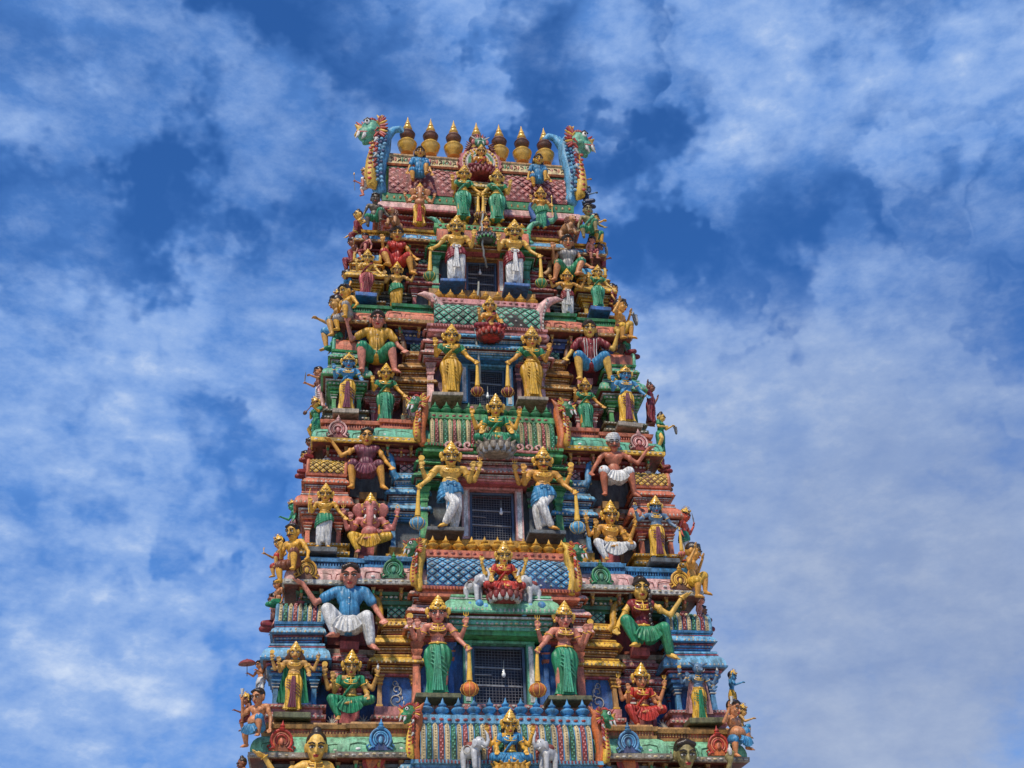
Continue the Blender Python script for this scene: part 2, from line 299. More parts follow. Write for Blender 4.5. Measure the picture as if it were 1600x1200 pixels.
def figure(name, label, at, pose='stand', arms=('down', 'bless'), skin='skin_gold', lower=None, upper=None, rz=0, sex='m', crown='kirita', hair='long', haircol='hair', mous=False,
           head='human', props=(), jewel=True, cape=None, belly=0, group=None, cat='statue', mir=False, build=1.08, hs=1.30, wide=1.12, tilt=.30, lean=.07, voxel=.0072, backarms=(), armmat=None, extra=None, bias=(0, 0), seat=None, facejew=True):
    px0, py0, px1, py1, Y = at
    rj = random.Random(label); rj.phase = rj.uniform(0, 6); rz += rj.uniform(-.09, .09); tilt += rj.uniform(-.07, .08); lean += rj.uniform(-.03, .03); build *= rj.uniform(.95, 1.07); hs *= rj.uniform(.96, 1.04)
    if skin == 'skin_gold': skin = rj.choice(['skin_gold', 'skin_goldpale', 'skin_goldred'])
    pz = PZ[pose]; legs = [[A3(*p) for p in l] for l in legs_of(pose, pz)]
    if mir: 
        for l in legs:
            for p in l: p[0] *= -1
    sw = (.128 if sex == 'm' else .108)*build
    sh = pz+.275
    if pose in ('spread', 'stride', 'squat', 'kneel'): build *= .86
    if pose in ('spread', 'stride'): hs *= .93
    sw = (.128 if sex == 'm' else .108)*build
    B = MB(); k = skin
    # torso grown as one body
    def torso(mb, e=0.0, k=k, low=True, pec=True):
        mb.ell((0, 0, pz+.225), ((.105 if sex == 'm' else .088)*build+e, .068+e, .088+e), k, (16, 10))
        mb.ell((0, .0, pz+.10), ((.080 if sex == 'm' else .066)*build+e, .058+e, .085+e), k, (16, 10))
        if low: mb.ell((0, 0, pz+.0), ((.092 if sex == 'm' else .100)*build+e, .072+e, .068+e), k, (16, 10))
        mb.cap((-sw+.02, 0, sh), (sw-.02, 0, sh), .040+e, .040+e, k, (12, 8))
        if sex == 'm' and pec:
            for s in (-1, 1): mb.ell((s*.048, -.042, pz+.235), (.052+e, .034+e, .042+e), k, (12, 8))
        if belly: mb.ell((0, -.045, pz+.08), (.095+belly*.3+e, .07+belly+e, .095+e), k, (16, 10))
    torso(B, pec=not (upper and upper[0] in ('shirt', 'tank')))
    if sex == 'f':
        for s in (-1, 1): B.ell((s*.046, -.062, pz+.215), (.043, .043, .042), k, (12, 8))
    B.ell((0, -.056-belly*1.3, pz+.085), (.008, .006, .008), k)
    hz = pz+.405+(hs-1.14)*.072; hc = A3(0, -.012, hz); H = lambda x, y, z: hc+A3(x, y, z)*hs
    B.cap((0, .005, sh-.01), (0, .0, hz-.04), .040, .034, k, (12, 8))
    E_ = MB(); Br = MB(); Lp = MB(); J = MB(); Hr = MB()
    b0 = len(B.v)
    if head in ('human',):
        B.ell(H(0, .012, .014), A3(.062, .074, .076)*hs, k, (16, 10)); B.ell(H(0, -.014, -.014), A3(.050, .058, .072)*hs, k, (16, 10))
        B.ell(H(0, -.036, -.058), A3(.030, .032, .024)*hs, k, (12, 8))
        B.cap(H(0, -.066, .014), H(0, -.084, -.018), .007*hs, .011*hs, k, (8, 4)); B.ell(H(0, -.070, -.041), A3(.019, .008, .008)*hs, k)
        for s in (-1, 1):
            B.ell(H(s*.063, .006, -.006), A3(.010, .018, .030)*hs, k); B.ell(H(s*.028, -.052, -.022), A3(.018, .014, .018)*hs, k)
            B.cap(H(s*.008, -.066, .026), H(s*.045, -.054, .026), .0075*hs, .006*hs, k, (8, 4))
            E_.ell(H(s*.026, -.0655, .006), A3(.0150, .007, .0062)*hs, 'eyewhite', (10, 6)); E_.ell(H(s*.025, -.0735, .006), A3(.0066, .003, .0060)*hs, 'black', (10, 6))
            E_.tube([H(s*.009, -.071, .013), H(s*.026, -.0735, .0165), H(s*.044, -.064, .011)], .0034*hs, 'black', 5)
            E_.tube([H(s*.008, -.0745, .026), H(s*.026, -.074, .035), H(s*.047, -.060, .027)], .0050*hs, 'black', 6)
        Lp.ell(H(0, -.0775, -.038), A3(.019, .006, .005)*hs, 'lip', (10, 6)); Lp.ell(H(0, -.0765, -.0455), A3(.015, .006, .0052)*hs, 'lip', (10, 6))
    elif head == 'elephant':
        B.ell(H(0, .0, .01), A3(.078, .08, .085)*hs, k, (16, 10)); B.ell(H(-.028, -.03, .05), A3(.035, .04, .035)*hs, k, (12, 8)); B.ell(H(.028, -.03, .05), A3(.035, .04, .035)*hs, k, (12, 8))
        tr = [H(0, -.07, -.01), H(0, -.105, -.07), H(.0, -.125, -.14), H(.008, -.13, -.20), H(.035, -.135, -.235), H(.06, -.14, -.215), H(.055, -.145, -.185)]
        rr = [.040, .035, .029, .024, .020, .017, .014]
        for i in range(len(tr)-1): B.cap(tr[i], tr[i+1], rr[i]*hs, rr[i+1]*hs, k, (12, 8))
        for s in (-1, 1):
            B.ell(H(s*.115, .015, -.012), A3(.050, .016, .075)*hs, k, (12, 8)); B.ell(H(s*.145, .01, -.005), A3(.03, .014, .05)*hs, k, (12, 8))
            Lp.tube([H(s*.038, -.075, -.055), H(s*.052, -.115, -.085), H(s*.054, -.15, -.08)], [.012*hs, .010*hs, .004*hs], 'white')
            E_.ell(H(s*.046, -.068, .0), A3(.014, .007, .008)*hs, 'eyewhite', (10, 6)); E_.ell(H(s*.046, -.075, .0), A3(.006, .003, .006)*hs, 'black')
            E_.tube([H(s*.03, -.076, .012), H(s*.046, -.077, .018), H(s*.062, -.065, .010)], .0035*hs, 'black', 6)
    elif head in ('lion', 'boar'):
        B.ell(H(0, .0, .01), A3(.064, .07, .072)*hs, k, (16, 10))
        if head == 'lion':
            B.ell(H(0, -.055, -.022), A3(.040, .042, .034)*hs, k, (12, 8)); B.cap(H(0, -.06, .02), H(0, -.092, -.008), .014*hs, .018*hs, k)
            Lp.ell(H(0, -.098, -.004), A3(.014, .008, .009)*hs, 'black'); Lp.tube([H(-.026, -.085, -.036), H(0, -.098, -.028), H(.026, -.085, -.036)], .005*hs, 'lip', 6)
            for i in range(14):
                a = PI*(-.15+1.3*i/13); Hr.cap(H(.070*math.cos(a), .0, -.02+.06*math.sin(a)), H(.098*math.cos(a)*1.05, .02, -.055+.03*math.sin(a)), .022*hs, .016*hs, 'x')
        else:
            for i in range(4): B.cap(H(0, -.05-.025*i, .0+.002*i), H(0, -.075-.025*i, .004+.002*i), (.040-.005*i)*hs, (.035-.005*i)*hs, k)
            for s in (-1, 1):
                B.cap(H(s*.055, .0, .06), H(s*.115, .0, .085), .022*hs, .008*hs, k); Lp.tube([H(s*.03, -.10, -.02), H(s*.045, -.12, .0), H(s*.04, -.125, .03)], [.007, .006, .002], 'white')
        for s in (-1, 1):
            E_.ell(H(s*.028, -.062, .022), A3(.013, .007, .009)*hs, 'eyewhite', (10, 6)); E_.ell(H(s*.028, -.069, .022), A3(.006, .003, .007)*hs, 'black')
            E_.tube([H(s*.012, -.068, .034), H(s*.028, -.070, .042), H(s*.046, -.055, .034)], .004*hs, 'black', 6)
    b1 = len(B.v)
    if mous: Lp.tube([H(-.042, -.062, -.030), H(-.022, -.079, -.030), H(0, -.083, -.025), H(.022, -.079, -.030), H(.042, -.062, -.030)], [.0025*hs, .0065*hs, .006*hs, .0065*hs, .0025*hs], 'black', 6)
    ct, stt = math.cos(tilt), math.sin(tilt); RT = np.array([[1, 0, 0], [0, ct, -stt], [0, stt, ct]])
    def nod(lst, a=0, b=None):
        for i in range(a, len(lst) if b is None else b): lst[i] = (lst[i]-hc-A3(0, .02, -.05)) @ RT.T+hc+A3(0, .02, -.05)
    nod(B.v, b0, b1); nod(E_.v); nod(Lp.v)
    # arms and hands
    hands = []; armsegs = []; rings = []
    def arm(sd, spec, zoff=0., yoff=0.):
        e, h, st = ARM[spec] if isinstance(spec, str) else spec
        S = A3(sd*sw, yoff, sh+zoff); e = S+A3(e[0]*sd, e[1], e[2]); h = S+A3(h[0]*sd, h[1], h[2])
        B.cap(S, e, .033*build, .024*build, k, (12, 8)); B.ell(S+(e-S)*.42+A3(0, -.006, 0), A3(.031, .031, .05)*build, k, (10, 6)); B.cap(e, h, .0265*build, .0185*build, k, (12, 8))
        hp = hand(B, h, h-e, st, sd, k); hands.append(hp); armsegs.append((S, e, h))
        if jewel:
            d = (h-e)/np.linalg.norm(h-e); rings.append(('bracelet', ringpts(h-d*.008, d, .0245), .0056))
            d = (e-S)/np.linalg.norm(e-S); rings.append(('armlet', ringpts(S+d*.075, d, .0345*build), .0058))
    if arms[0]: arm(-1 if not mir else 1, arms[0])
    if arms[1]: arm(1 if not mir else -1, arms[1])
    for i, b in enumerate(backarms): arm((-1, 1)[i], b, -.012, .03)
    # legs and feet
    for hip, kn, an, fd in legs:
        B.cap(hip, kn, .062, .045, k, (12, 8)); B.cap(kn, kn+(an-kn)*.35, .044, .044, k, (12, 8)); B.cap(kn+(an-kn)*.35, an, .044, .026, k, (12, 8))
        fd = fd/np.linalg.norm(fd); side = np.cross(fd, A3(0, 0, 1)); side /= np.linalg.norm(side)
        B.cap(an-A3(0, 0, .008)-fd*.015, an+fd*.055-A3(0, 0, .014), .025, .021, k)
        for i in range(5): B.cap(an+fd*.055-A3(0, 0, .016)+side*(i-2)*.010, an+fd*(.088-.004*abs(i-1))-A3(0, 0, .020)+side*(i-2)*.0115, .0105, .0085, k, (8, 4))
    root = empty(name, (0, 0, 0))
    body = sculpt(B, 'body', root, voxel, 2)
    # head dress and hair
    if hair == 'long':
        Hr.ell(H(0, .022, .022), A3(.068, .072, .076)*hs, 'x', (16, 10))
        for s in (-1, 1):
            Hr.cap(H(s*.058, .018, .0), H(s*.068, .022, -.085), .022*hs, .020*hs, 'x'); Hr.cap(H(s*.068, .022, -.085), H(s*.085, .02, -.13), .020*hs, .010*hs, 'x')
            Hr.cap(H(s*.010, -.045, .068), H(s*.052, -.032, .030), .018*hs, .014*hs, 'x')
    elif hair == 'short':
        Hr.ell(H(0, .018, .026), A3(.067, .072, .070)*hs, 'x', (16, 10))
        for i in range(7): Hr.ell(H((i-3)*.016, -.030, .080-abs(i-3)*.006), A3(.015, .022, .016)*hs, 'x')
    elif hair == 'bun':
        Hr.ell(H(0, .020, .026), A3(.066, .070, .070)*hs, 'x', (16, 10)); Hr.ell(H(0, .03, .095), A3(.032, .032, .028)*hs, 'x', (12, 8))
    nod(Hr.v)
    if Hr.n: sculpt(Hr_fix(Hr, haircol), 'mane' if head == 'lion' else 'hair', root, .0085, 1)
    ztop = float(H(0, 0, .09)[2])
    if hair == 'bun': ztop = float(H(0, 0, .12)[2])
    if crown:
        Cn = MB(); c = H(0, .004, .036)
        prof = [(.068, 0), (.074, .008), (.074, .020), (.068, .026), (.070, .034), (.064, .045), (.060, .062), (.063, .068), (.056, .080), (.050, .100), (.053, .105), (.043, .116), (.030, .136), (.034, .141), (.022, .152), (.012, .168), (.004, .182)]
        if crown == 'small': prof = [(.067, 0), (.072, .008), (.072, .02), (.064, .028), (.056, .05), (.04, .07), (.018, .085), (.022, .092), (.006, .112)]
        if crown == 'turban':
            prof = None
            for i in range(5): Cn.tube(ringpts(c+A3(0, 0, .012*i*hs), (0, -.15+.06*i, 1), (.060-.008*max(0, i-2))*hs, 18, .068*hs), .014*hs, upper[1] if upper and upper[0] == 'turbancol' else 'c_white', 8)
            Cn.ell(c+A3(0, 0, .04), (.055, .06, .03), 'c_white', (12, 8)); Cn.ell(c+A3(.07, .02, -.01), (.02, .02, .035), 'c_white', (12, 8)); ztop = float(c[2]+.08)
        if prof:
            ch = .70 if crown == 'kirita' else .9; Cn.lathe(c, [(r*hs*(1-.10*(z > .05)-.10*(z > .09)), z*hs*ch) for r, z in prof], 'jewel', 16); ztop = float(c[2]+prof[-1][1]*hs*ch)
            for zz, rr_ in ((.048, .060), (.075, .054), (.108, .036)):
                for i in range(10): a = 2*PI*(i+.5*(zz == .075))/10; Cn.ell(c+A3(rr_*math.cos(a), rr_*math.sin(a), zz*ch)*hs, (.006, .006, .008), 'darkgold', (6, 4))
            for i in range(12):
                a = 2*PI*i/12; Cn.ell(c+A3(.074*math.cos(a), .074*math.sin(a), .014)*hs, (.007, .007, .007), ('red', 'white')[i % 2], (6, 4))
            Cn.ell(c+A3(0, -.070, .045)*hs, A3(.016, .008, .022)*hs, 'jewel'); Cn.ell(c+A3(0, -.078, .045)*hs, A3(.006, .006, .008)*hs, 'red', (6, 4))
            if facejew:
                for s in (-1, 1): Cn.ell(c+A3(s*.080, .01, -.012)*hs, A3(.020, .012, .034)*hs, 'jewel', (10, 6)); Cn.ell(c+A3(s*.074, .0, -.058)*hs, A3(.012, .012, .016)*hs, 'jewel')
        nod(Cn.v)
        Cn.build('crown' if crown != 'turban' else 'turban', root, ang=50)
    # garments
    if upper and upper[0] == 'shirt':
        U = MB(); torso(U, .009, upper[1], low=True, pec=False); U.ell((0, -.012, pz+.13), (.088*build, .070, .12), upper[1], (16, 10))
        if sex == 'f':
            for s in (-1, 1): U.ell((s*.046, -.062, pz+.215), (.053, .050, .050), upper[1], (12, 8))
        U.ell((0, 0, pz-.03), (.112, .088, .06), upper[1], (16, 10))
        for S, e, h in armsegs[:2]: U.cap(S, S+(e-S)*.55, .044*build, .046*build, upper[1], (12, 8))
        sculpt(U, 'shirt', root, .0085, 1)
        Cd = MB()
        Cd.tube([(0, -.050, sh+.018), (0, -.082, pz+.24), (0, -.084, pz+.12), (0, -.086, pz-.01)], .007, upper[1], 6)
        for i in range(5): Cd.ell((0, -.082-.004*abs(i-2)-(.0 if i < 3 else .0), pz+.0+.05*i), (.006, .006, .006), 'white', (6, 4))
        Cd.tube(ringpts((0, -.005, sh+.028), (0, .35, 1), .050, 14), .009, upper[1], 6)
        if len(upper) > 2:
            for x in (-.06, -.035, .035, .06): Cd.tube([(x*1.15, -.070, pz+.27), (x*1.1, -.088, pz+.22), (x, -.074, pz+.12), (x*1.1, -.080, pz+.02)], .004, upper[2], 6)
        Cd.build('collar', root)
    if upper and upper[0] in ('tank', 'blouse'):
        U = MB(); e = .010
        U.ell((0, 0, pz+.222), ((.105 if sex == 'm' else .088)*build+e, .068+e, .080), upper[1], (16, 10))
        if sex == 'f':
            for s in (-1, 1): U.ell((s*.046, -.062, pz+.215), (.050, .049, .048), upper[1], (12, 8))
            if upper[0] == 'blouse':
                for S, e_, h in armsegs[:2]: U.cap(S, S+(e_-S)*.45, .044, .040, upper[1], (12, 8))
        if upper[0] == 'tank':
            torso(U, .011, upper[1])
            for s in (-1, 1): U.cap((s*.065, 0, sh-.01), (s*.07, 0, sh+.03), .02, .017, upper[1])
        sculpt(U, 'bodice' if sex == 'f' else 'vest', root, .0085, 1)
    if upper and upper[0] == 'bra':
        U = MB()
        for s in (-1, 1): U.ell((s*.046, -.066, pz+.205), (.043, .042, .034), upper[1], (12, 8)); 
        U.build('breast_band', root)
    if upper and (upper[0] in ('toga', 'sari', 'blouse') and (len(upper) > 2 or upper[0] != 'blouse')):
        cc = upper[2] if len(upper) > 2 else upper[1]; S_ = MB(); n = 6; yb = -.085 if sex == 'm' else -.115
        sgn = -1 if mir else 1
        for i in range(n):                                 # folds of the cloth thrown over the shoulder
            t = i/(n-1); x0 = .060+.05*t; x1 = -.085+.035*t
            S_.tube([(sgn*x0, .05, sh+.010), (sgn*x0, .0, sh+.046-.012*abs(t-.5)), (sgn*(x0-.01), -.045, sh+.02), (sgn*(x0*.72-.01), yb+.01, pz+.225-.012*(1-t)), (sgn*(x0*.2+x1*.5), yb+.022, pz+.15-.02*(1-t)), (sgn*x1, -.06, pz+.085-.03*(1-t)), (sgn*(x1-.02), -.01, pz+.05-.03*(1-t))], .0125, cc, 8)
        sculpt(S_, 'shoulder_cloth', root, .0065, 1)
    if lower:
        t = lower[0]; c1 = lower[1]; c2 = lower[2] if len(lower) > 2 else c1; c3 = lower[3] if len(lower) > 3 else None
        if t == 'skirt':
            G = MB(); nu = 44; prof = [(pz+.075, .072), (pz+.05, .086), (pz, .106), (pz-.08, .112), (pz-.20, .100), (.16, .096), (.07, .108), (.030, .118)]
            if sex == 'f': prof[2] = (pz, .120); prof[3] = (pz-.08, .128); prof[4] = (pz-.20, .104); prof[5] = (.16, .088); prof[6] = (.07, .094); prof[7] = (.030, .104)
            V = []; F = []
            for j, (z, r) in enumerate(prof):
                tt = j/(len(prof)-1)
                for i in range(nu):
                    a = 2*PI*i/nu; w = r*(1+(.045+.03*tt)*math.sin(11*a+2.2*tt)*min(1, tt*2.2)); cz = z+(.012*math.cos(2*a) if j == len(prof)-1 else 0)
                    V.append((w*math.cos(a)*wide+.012*math.sin(tt*4+rj.phase)*tt, w*.80*math.sin(a), cz))
            for j in range(len(prof)-1):
                for i in range(nu): a = j*nu+i; b = j*nu+(i+1) % nu; F.append((b, a, a+nu, b+nu))
            F.append(tuple(range(nu))); F.append(tuple((len(prof)-1)*nu+i for i in range(nu))[::-1]); G.add(V, F, c1)
            for i in range(5):
                x = (i-2)*.013; G.tube([(x*.7, -.088, pz+.03), (x, -.100, pz-.08), (x*1.25, -.092, .22), (x*1.9, -.103, .045)], [.008, .009, .010, .012], c2 if i in (0, 4) or c3 is None else c3, 8)
            for q in range(4):
                G.tube([(-.100, -.035, pz-.02-.035*q), (-.05, -.098, pz-.035-.045*q), (.045, -.103, pz-.09-.05*q), (.105, -.035, pz-.14-.05*q)], .0075, c2, 6)
            G.build('skirt', root, ang=60)
        if t in ('dhoti', 'legs', 'shorts'):
            G = MB(); fr = 1.0 if t != 'shorts' else .42
            for hip, kn, an, fd in legs:
                G.cap(hip, kn if t != 'shorts' else hip+(kn-hip)*.90, .070, .056 if t != 'shorts' else .062, c1, (12, 8))
                if t != 'shorts': G.cap(kn, kn+(an-kn)*.5, .055, .050, c1, (12, 8)); G.cap(kn+(an-kn)*.5, an+(kn-an)*.10, .050, .040, c1, (12, 8))
            G.ell((0, 0, pz+.0), (.108, .086, .062), c1, (16, 10))
            if pose in ('stand', 'crossed') and t == 'dhoti': G.cap((0, -.02, pz-.08), (0, -.02, .12), .055, .035, c1)
            def pl(co): 
                a = .0045*np.sin(co[:, 0]*230+co[:, 2]*60)*np.clip((pz+.05-co[:, 2])*8, 0, 1); co[:, 1] -= a; return co
            sculpt(G, 'shorts' if t == 'shorts' else 'dhoti' if t == 'dhoti' or sex == 'm' else 'lower_wrap', root, .0078, 1, pl)
        if t == 'dhoti':
            G = MB(); nu = 36; prof = [(pz+.085, .082), (pz+.05, .094), (pz, .116), (pz-.07, .124), (pz-.12, .122)]
            for q in range(8):                             # rolled waist wrap, folds running round the hips
                z = pz+.075-.024*q; r = (.088, .094, .102, .110, .115, .118, .119, .118)[q]
                if q > 5 and pose not in ('stand', 'crossed'): break
                dz = .010*q
                G.tube([(r*wide*math.cos(a), r*.80*math.sin(a), z+dz*(math.cos(a)*.9 if q % 2 else math.cos(a)*.7)-max(0, -math.sin(a))*-.012*q*.3) for a in [2*PI*i/24 for i in range(25)]], .0135, c2, 8)
            sculpt(G, 'waist_cloth', root, .0065, 1)
            if c3:
                G = MB()
                for i in range(3): x = (i-1)*.016; G.tube([(x*.5, -.098, pz+.06), (x, -.112, pz-.06), (x*1.3, -.108, pz-.2), (x*2.0, -.112, pz-.30)], [.010, .012, .012, .016], c3, 8)
                G.ell((0, -.108, pz+.055), (.024, .018, .022), c3, (12, 8)); G.tube(ringpts((-.028, -.105, pz+.06), (0, 1, .3), .022, 12), .008, c3, 6); G.tube(ringpts((.028, -.105, pz+.06), (0, 1, -.3), .022, 12), .008, c3, 6)
                G.build('waist_sash', root)
        if t in ('legs', 'shorts') and len(lower) > 3:                 # pleated fan of cloth falling in front
            G = MB(); nt_, nr = 33, 7; V = []; F = []
            for lay in (0, 1):
                for j in range(nr):
                    tt = j/(nr-1)
                    for i in range(nt_):
                        th = (i/(nt_-1)-.5)*1.9; rr = .015+(.21 if pose in ('lotus', 'lalita') else .16)*tt; w = .010*math.cos(22*th)*tt
                        V.append((math.sin(th)*rr*.85, -.105-.115*math.sin(min(1, tt*1.35)*PI/2)-w+lay*.03, pz+.045-rr*math.cos(th)*.9*tt))
            N = nt_*nr
            for j in range(nr-1):
                for i in range(nt_-1):
                    a = j*nt_+i; F.append((a, a+nt_, a+nt_+1, a+1)); F.append((a+N, a+1+N, a+nt_+1+N, a+nt_+N))
            for i in range(nt_-1):
                a = (nr-1)*nt_+i; F.append((a, a+N, a+1+N, a+1)); F.append((i, i+1, i+1+N, i+N))
            for j in range(nr-1):
                a = j*nt_; F.append((a, a+N, a+nt_+N, a+nt_)); a = j*nt_+nt_-1; F.append((a, a+nt_, a+nt_+N, a+N))
            G.add(V, F, c3 if c3 else c1); G.build('pleated_cloth', root, ang=70)
    if cape:
        G = MB(); V = []; F = []; nt_, nr = 25, 6
        for lay in (0, 1):
            for j in range(nr):
                tt = j/(nr-1)
                for i in range(nt_):
                    s = (i/(nt_-1)-.5)*2; V.append((s*(.13+.10*tt), .055+.02*math.cos(9*s)+.02*tt+lay*.02-.03*abs(s), sh+.03-tt*(sh-.12)))
        N = nt_*nr
        for j in range(nr-1):
            for i in range(nt_-1): a = j*nt_+i; F += [(a, a+nt_, a+nt_+1, a+1), (a+N, a+1+N, a+nt_+1+N, a+nt_+N)]
        for i in range(nt_-1): a = (nr-1)*nt_+i; F += [(a, a+N, a+1+N, a+1), (i, i+1, i+1+N, i+N)]
        for j in range(nr-1): a = j*nt_; b = a+nt_-1; F += [(a, a+N, a+nt_+N, a+nt_), (b, b+nt_, b+nt_+N, b+N)]
        G.add(V, F, cape); G.build('cape', root, ang=60)
    if jewel:
        zb = pz+.245
        for q, r in ((0, .050), (1, .062), (2, .078)):
            J.tube([(r*math.sin(a), -.048-.022*math.cos(a)*(1-.1*q)-.014*q-(.018 if sex == 'f' and q else 0), sh+.030-.028*q-(.5+.5*math.cos(a))*(.022+.016*q)) for a in [PI*(i/10-.5)*1.25 for i in range(11)]], .0062, 'jewel', 6)
        yy = -.088 if sex == 'm' else -.108
        for i in range(5): J.ell(((i-2)*.018, yy+.006*abs(i-2), sh-.062+.008*abs(i-2)), (.009, .007, .012), 'jewel', (6, 4))
        Bt = MB(); Bt.tube([(.086*math.cos(a), .066*math.sin(a), pz+.075) for a in [2*PI*i/20 for i in range(21)]], .009, 'jewel', 6)
        Bt.ell((0, -.072, pz+.072), (.020, .012, .018), 'jewel', (10, 6)); Bt.build('belt', root)
        J.tube([(0, -.052-(.02 if sex == 'f' else 0), sh+.02), (0, yy-.004, sh-.06)], .006, 'jewel', 6)
        for hip, kn, an, fd in legs: rings.append(('anklet', ringpts(an+(kn-an)*.10, kn-an, .031), .0052))
    if J.n: J.build('necklace', root)
    for nm_, pts_, rd_ in rings: q_ = MB(); q_.tube(pts_, rd_, 'jewel', 6); q_.build(nm_, root)
    if E_.n: E_.build('eyes', root)
    if head == 'elephant':
        for q_ in range(2): t_ = MB(); t_.add(Lp.v[q_], [tuple(f_) if q_ == 0 else tuple(x-len(Lp.v[0]) for x in f_) for f_ in Lp.f if (min(f_) < len(Lp.v[0])) == (q_ == 0)], 'white'); t_.build('tusk', root)
    elif Lp.n: Lp.build('snout_paint' if head in ('boar', 'lion') else 'moustache' if mous else 'lips', root)
    # things cast with the figure, held in its hands
    for pr in props:
        kind, hi = pr[0], pr[1]; c_ = pr[2] if len(pr) > 2 else 'jewel'; h = hands[hi]; G = MB(); sgn = 1 if h[0] > 0 else -1
        if kind == 'mace':
            zf = .055 if pose in ('stand', 'crossed') else -.05; r = (pr[3] if len(pr) > 3 else .050)*1.42; x = h[0]+sgn*.004
            G.tube([h+A3(0, -.008, .03), h+A3(0, -.008, 0), (x, h[1]-.006, (h[2]+zf)/2+.03), (x, h[1]-.004, zf+r*1.1)], [.014, .016, .022, .032], 'jewel', 10)
            V, Fc = SPH[(16, 10)]; th = np.arctan2(V[:, 1], V[:, 0]); rr = 1+.07*np.abs(np.sin(4*th)); G.add(V*A3(r, r, r*.92)*np.stack([rr, rr, np.ones_like(rr)], 1)+A3(x, h[1]-.004, zf), Fc, c_)
            G.lathe((x, h[1]-.004, zf+r*.75), [(.022, 0), (.030, .006), (.022, .014), (.026, .02), (.018, .03)], 'jewel', 12)
            for i in range(8): a = 2*PI*i/8; G.tube([(x+r*1.04*math.cos(a)*math.cos(b), h[1]-.004+r*1.04*math.sin(a)*math.cos(b), zf+r*.95*math.sin(b)) for b in (-1.2, -.6, 0, .6, 1.2)], .0035, 'jewel' if c_ != 'jewel' else 'maroon', 5)
            nm = 'mace'
        elif kind == 'trident':
            G.tube([h+A3(0, -.01, -.03), h+A3(0, -.01, .07)], .006, 'jewel', 6); b = h+A3(0, -.01, .07)
            for x in (-.022, 0, .022): G.tube([b, b+A3(x, 0, .012), b+A3(x*1.1, 0, .05)], [.005, .005, .002], 'jewel', 6)
            nm = 'trident'
        elif kind == 'disc': G.lathe(h+A3(0, -.01, .04), [(.006, 0), (.014, .01), (.006, .022)], 'jewel', 10); G.prism([(h[0]+.034*math.cos(a), h[2]+.075+.034*math.sin(a)) for a in [2*PI*i/12 for i in range(12)]], h[1]-.018, h[1]-.004, 'jewel'); nm = 'emblem'
        elif kind == 'conch': G.ell(h+A3(0, -.01, .05), (.018, .018, .028), 'white', (10, 6)); G.cap(h+A3(0, -.01, .06), h+A3(0, -.01, .095), .014, .003, 'white'); nm = 'emblem'
        elif kind == 'flower':
            G.tube([h, h+A3(0, -.01, .05)], .004, 'c_green', 6)
            for i in range(6): a = i*PI/3; G.ell(h+A3(.014*math.cos(a), -.012+.010*math.sin(a), .062), (.012, .012, .018), c_, (6, 4))
            nm = 'flower'
        elif kind == 'loop': G.tube([h+A3(.020*math.cos(a), -.01, .065+.038*math.sin(a)) for a in [2*PI*i/14 for i in range(15)]], .0055, c_, 6); G.tube([h, h+A3(0, -.01, .03)], .006, c_, 6); nm = 'noose'
        elif kind == 'staff': G.tube([h+A3(0, -.012, -.30), h+A3(0, -.012, .22)], .008, c_, 8); G.cap(h+A3(0, -.012, .22), h+A3(0, -.012, .28), .022, .002, 'jewel'); nm = 'spear'
        elif kind == 'sword': G.tube([h+A3(0, -.01, -.03), h+A3(0, -.01, .03)], .008, 'jewel', 6); G.tube([h+A3(0, -.01, .03), h+A3(-sgn*.02, -.005, .12), h+A3(-sgn*.07, 0, .22)], [.011, .014, .004], 'metalgrey', 6); nm = 'sword'
        elif kind == 'bow': G.tube([h+A3(sgn*.02*math.cos(t*1.5), -.01, .26*math.sin(t)) for t in [(-1+i/6) for i in range(13)]], .007, 'jewel', 6); nm = 'bow'
        elif kind == 'umbrella':
            G.tube([h+A3(0, -.01, -.08), h+A3(0, -.01, .27)], .009, 'darkred', 8); G.lathe(h+A3(0, -.01, .22), [(.21, .0), (.212, .012), (.185, .055), (.12, .095), (.04, .12), (.006, .145)], 'maroon', 18); nm = 'umbrella'
        elif kind == 'snake':
            pts = [h+A3(.0, -.01, -.06), h+A3(sgn*.03, -.02, .0), h+A3(sgn*.09, -.02, -.10), h+A3(sgn*.17, -.01, -.13), h+A3(sgn*.22, 0, -.04), h+A3(sgn*.19, 0, .05), h+A3(sgn*.24, 0, .07)]
            G.tube(pts, [.018, .022, .026, .026, .022, .018, .008], 'grey', 10); nm = 'snake'
        elif kind == 'horn': G.tube([h+A3(0, -.02, .02), h+A3(-sgn*.02, -.03, .06), h+A3(-sgn*.02, -.03, .12)], [.010, .016, .026], 'white', 8); nm = 'horn'
        elif kind == 'bird':
            G.ell(h+A3(0, -.02, .02), (.055, .03, .03), 'grey', (12, 8)); G.cap(h+A3(-.04, -.02, .03), h+A3(-.07, -.03, .06), .02, .012, 'grey'); nm = 'bird'
        elif kind == 'sitar': G.tube([h+A3(-.16, -.03, -.10), h+A3(.22, -.02, .10)], .010, 'skin_brown', 8); G.ell(h+A3(-.18, -.03, -.11), (.06, .035, .05), 'brown', (12, 8)); nm = 'lute'
        G.build(nm, root)
    if extra: extra(root, hands, H, pz)
    # placing
    zs = [l[2][2]-.035 for l in legs]; zmin = min(zs) if zs else 0.0
    if seat is not None: zmin = seat
    x0, z0 = P(px0, py0, Y); x1, z1 = P(px1, py1, Y)
    s = (z1-z0)/(ztop-zmin)
    if rz: pass
    root.location = ((x0+x1)/2, Y, z0-zmin*s); root.scale = (s*(1.13 if pose in ('stand', 'crossed') else 1.0), s, s); root.rotation_euler = (lean, 0, rz)
    tag(root, label, cat, group); return root
def Hr_fix(mb, k): mb.mats = [k]; return mb

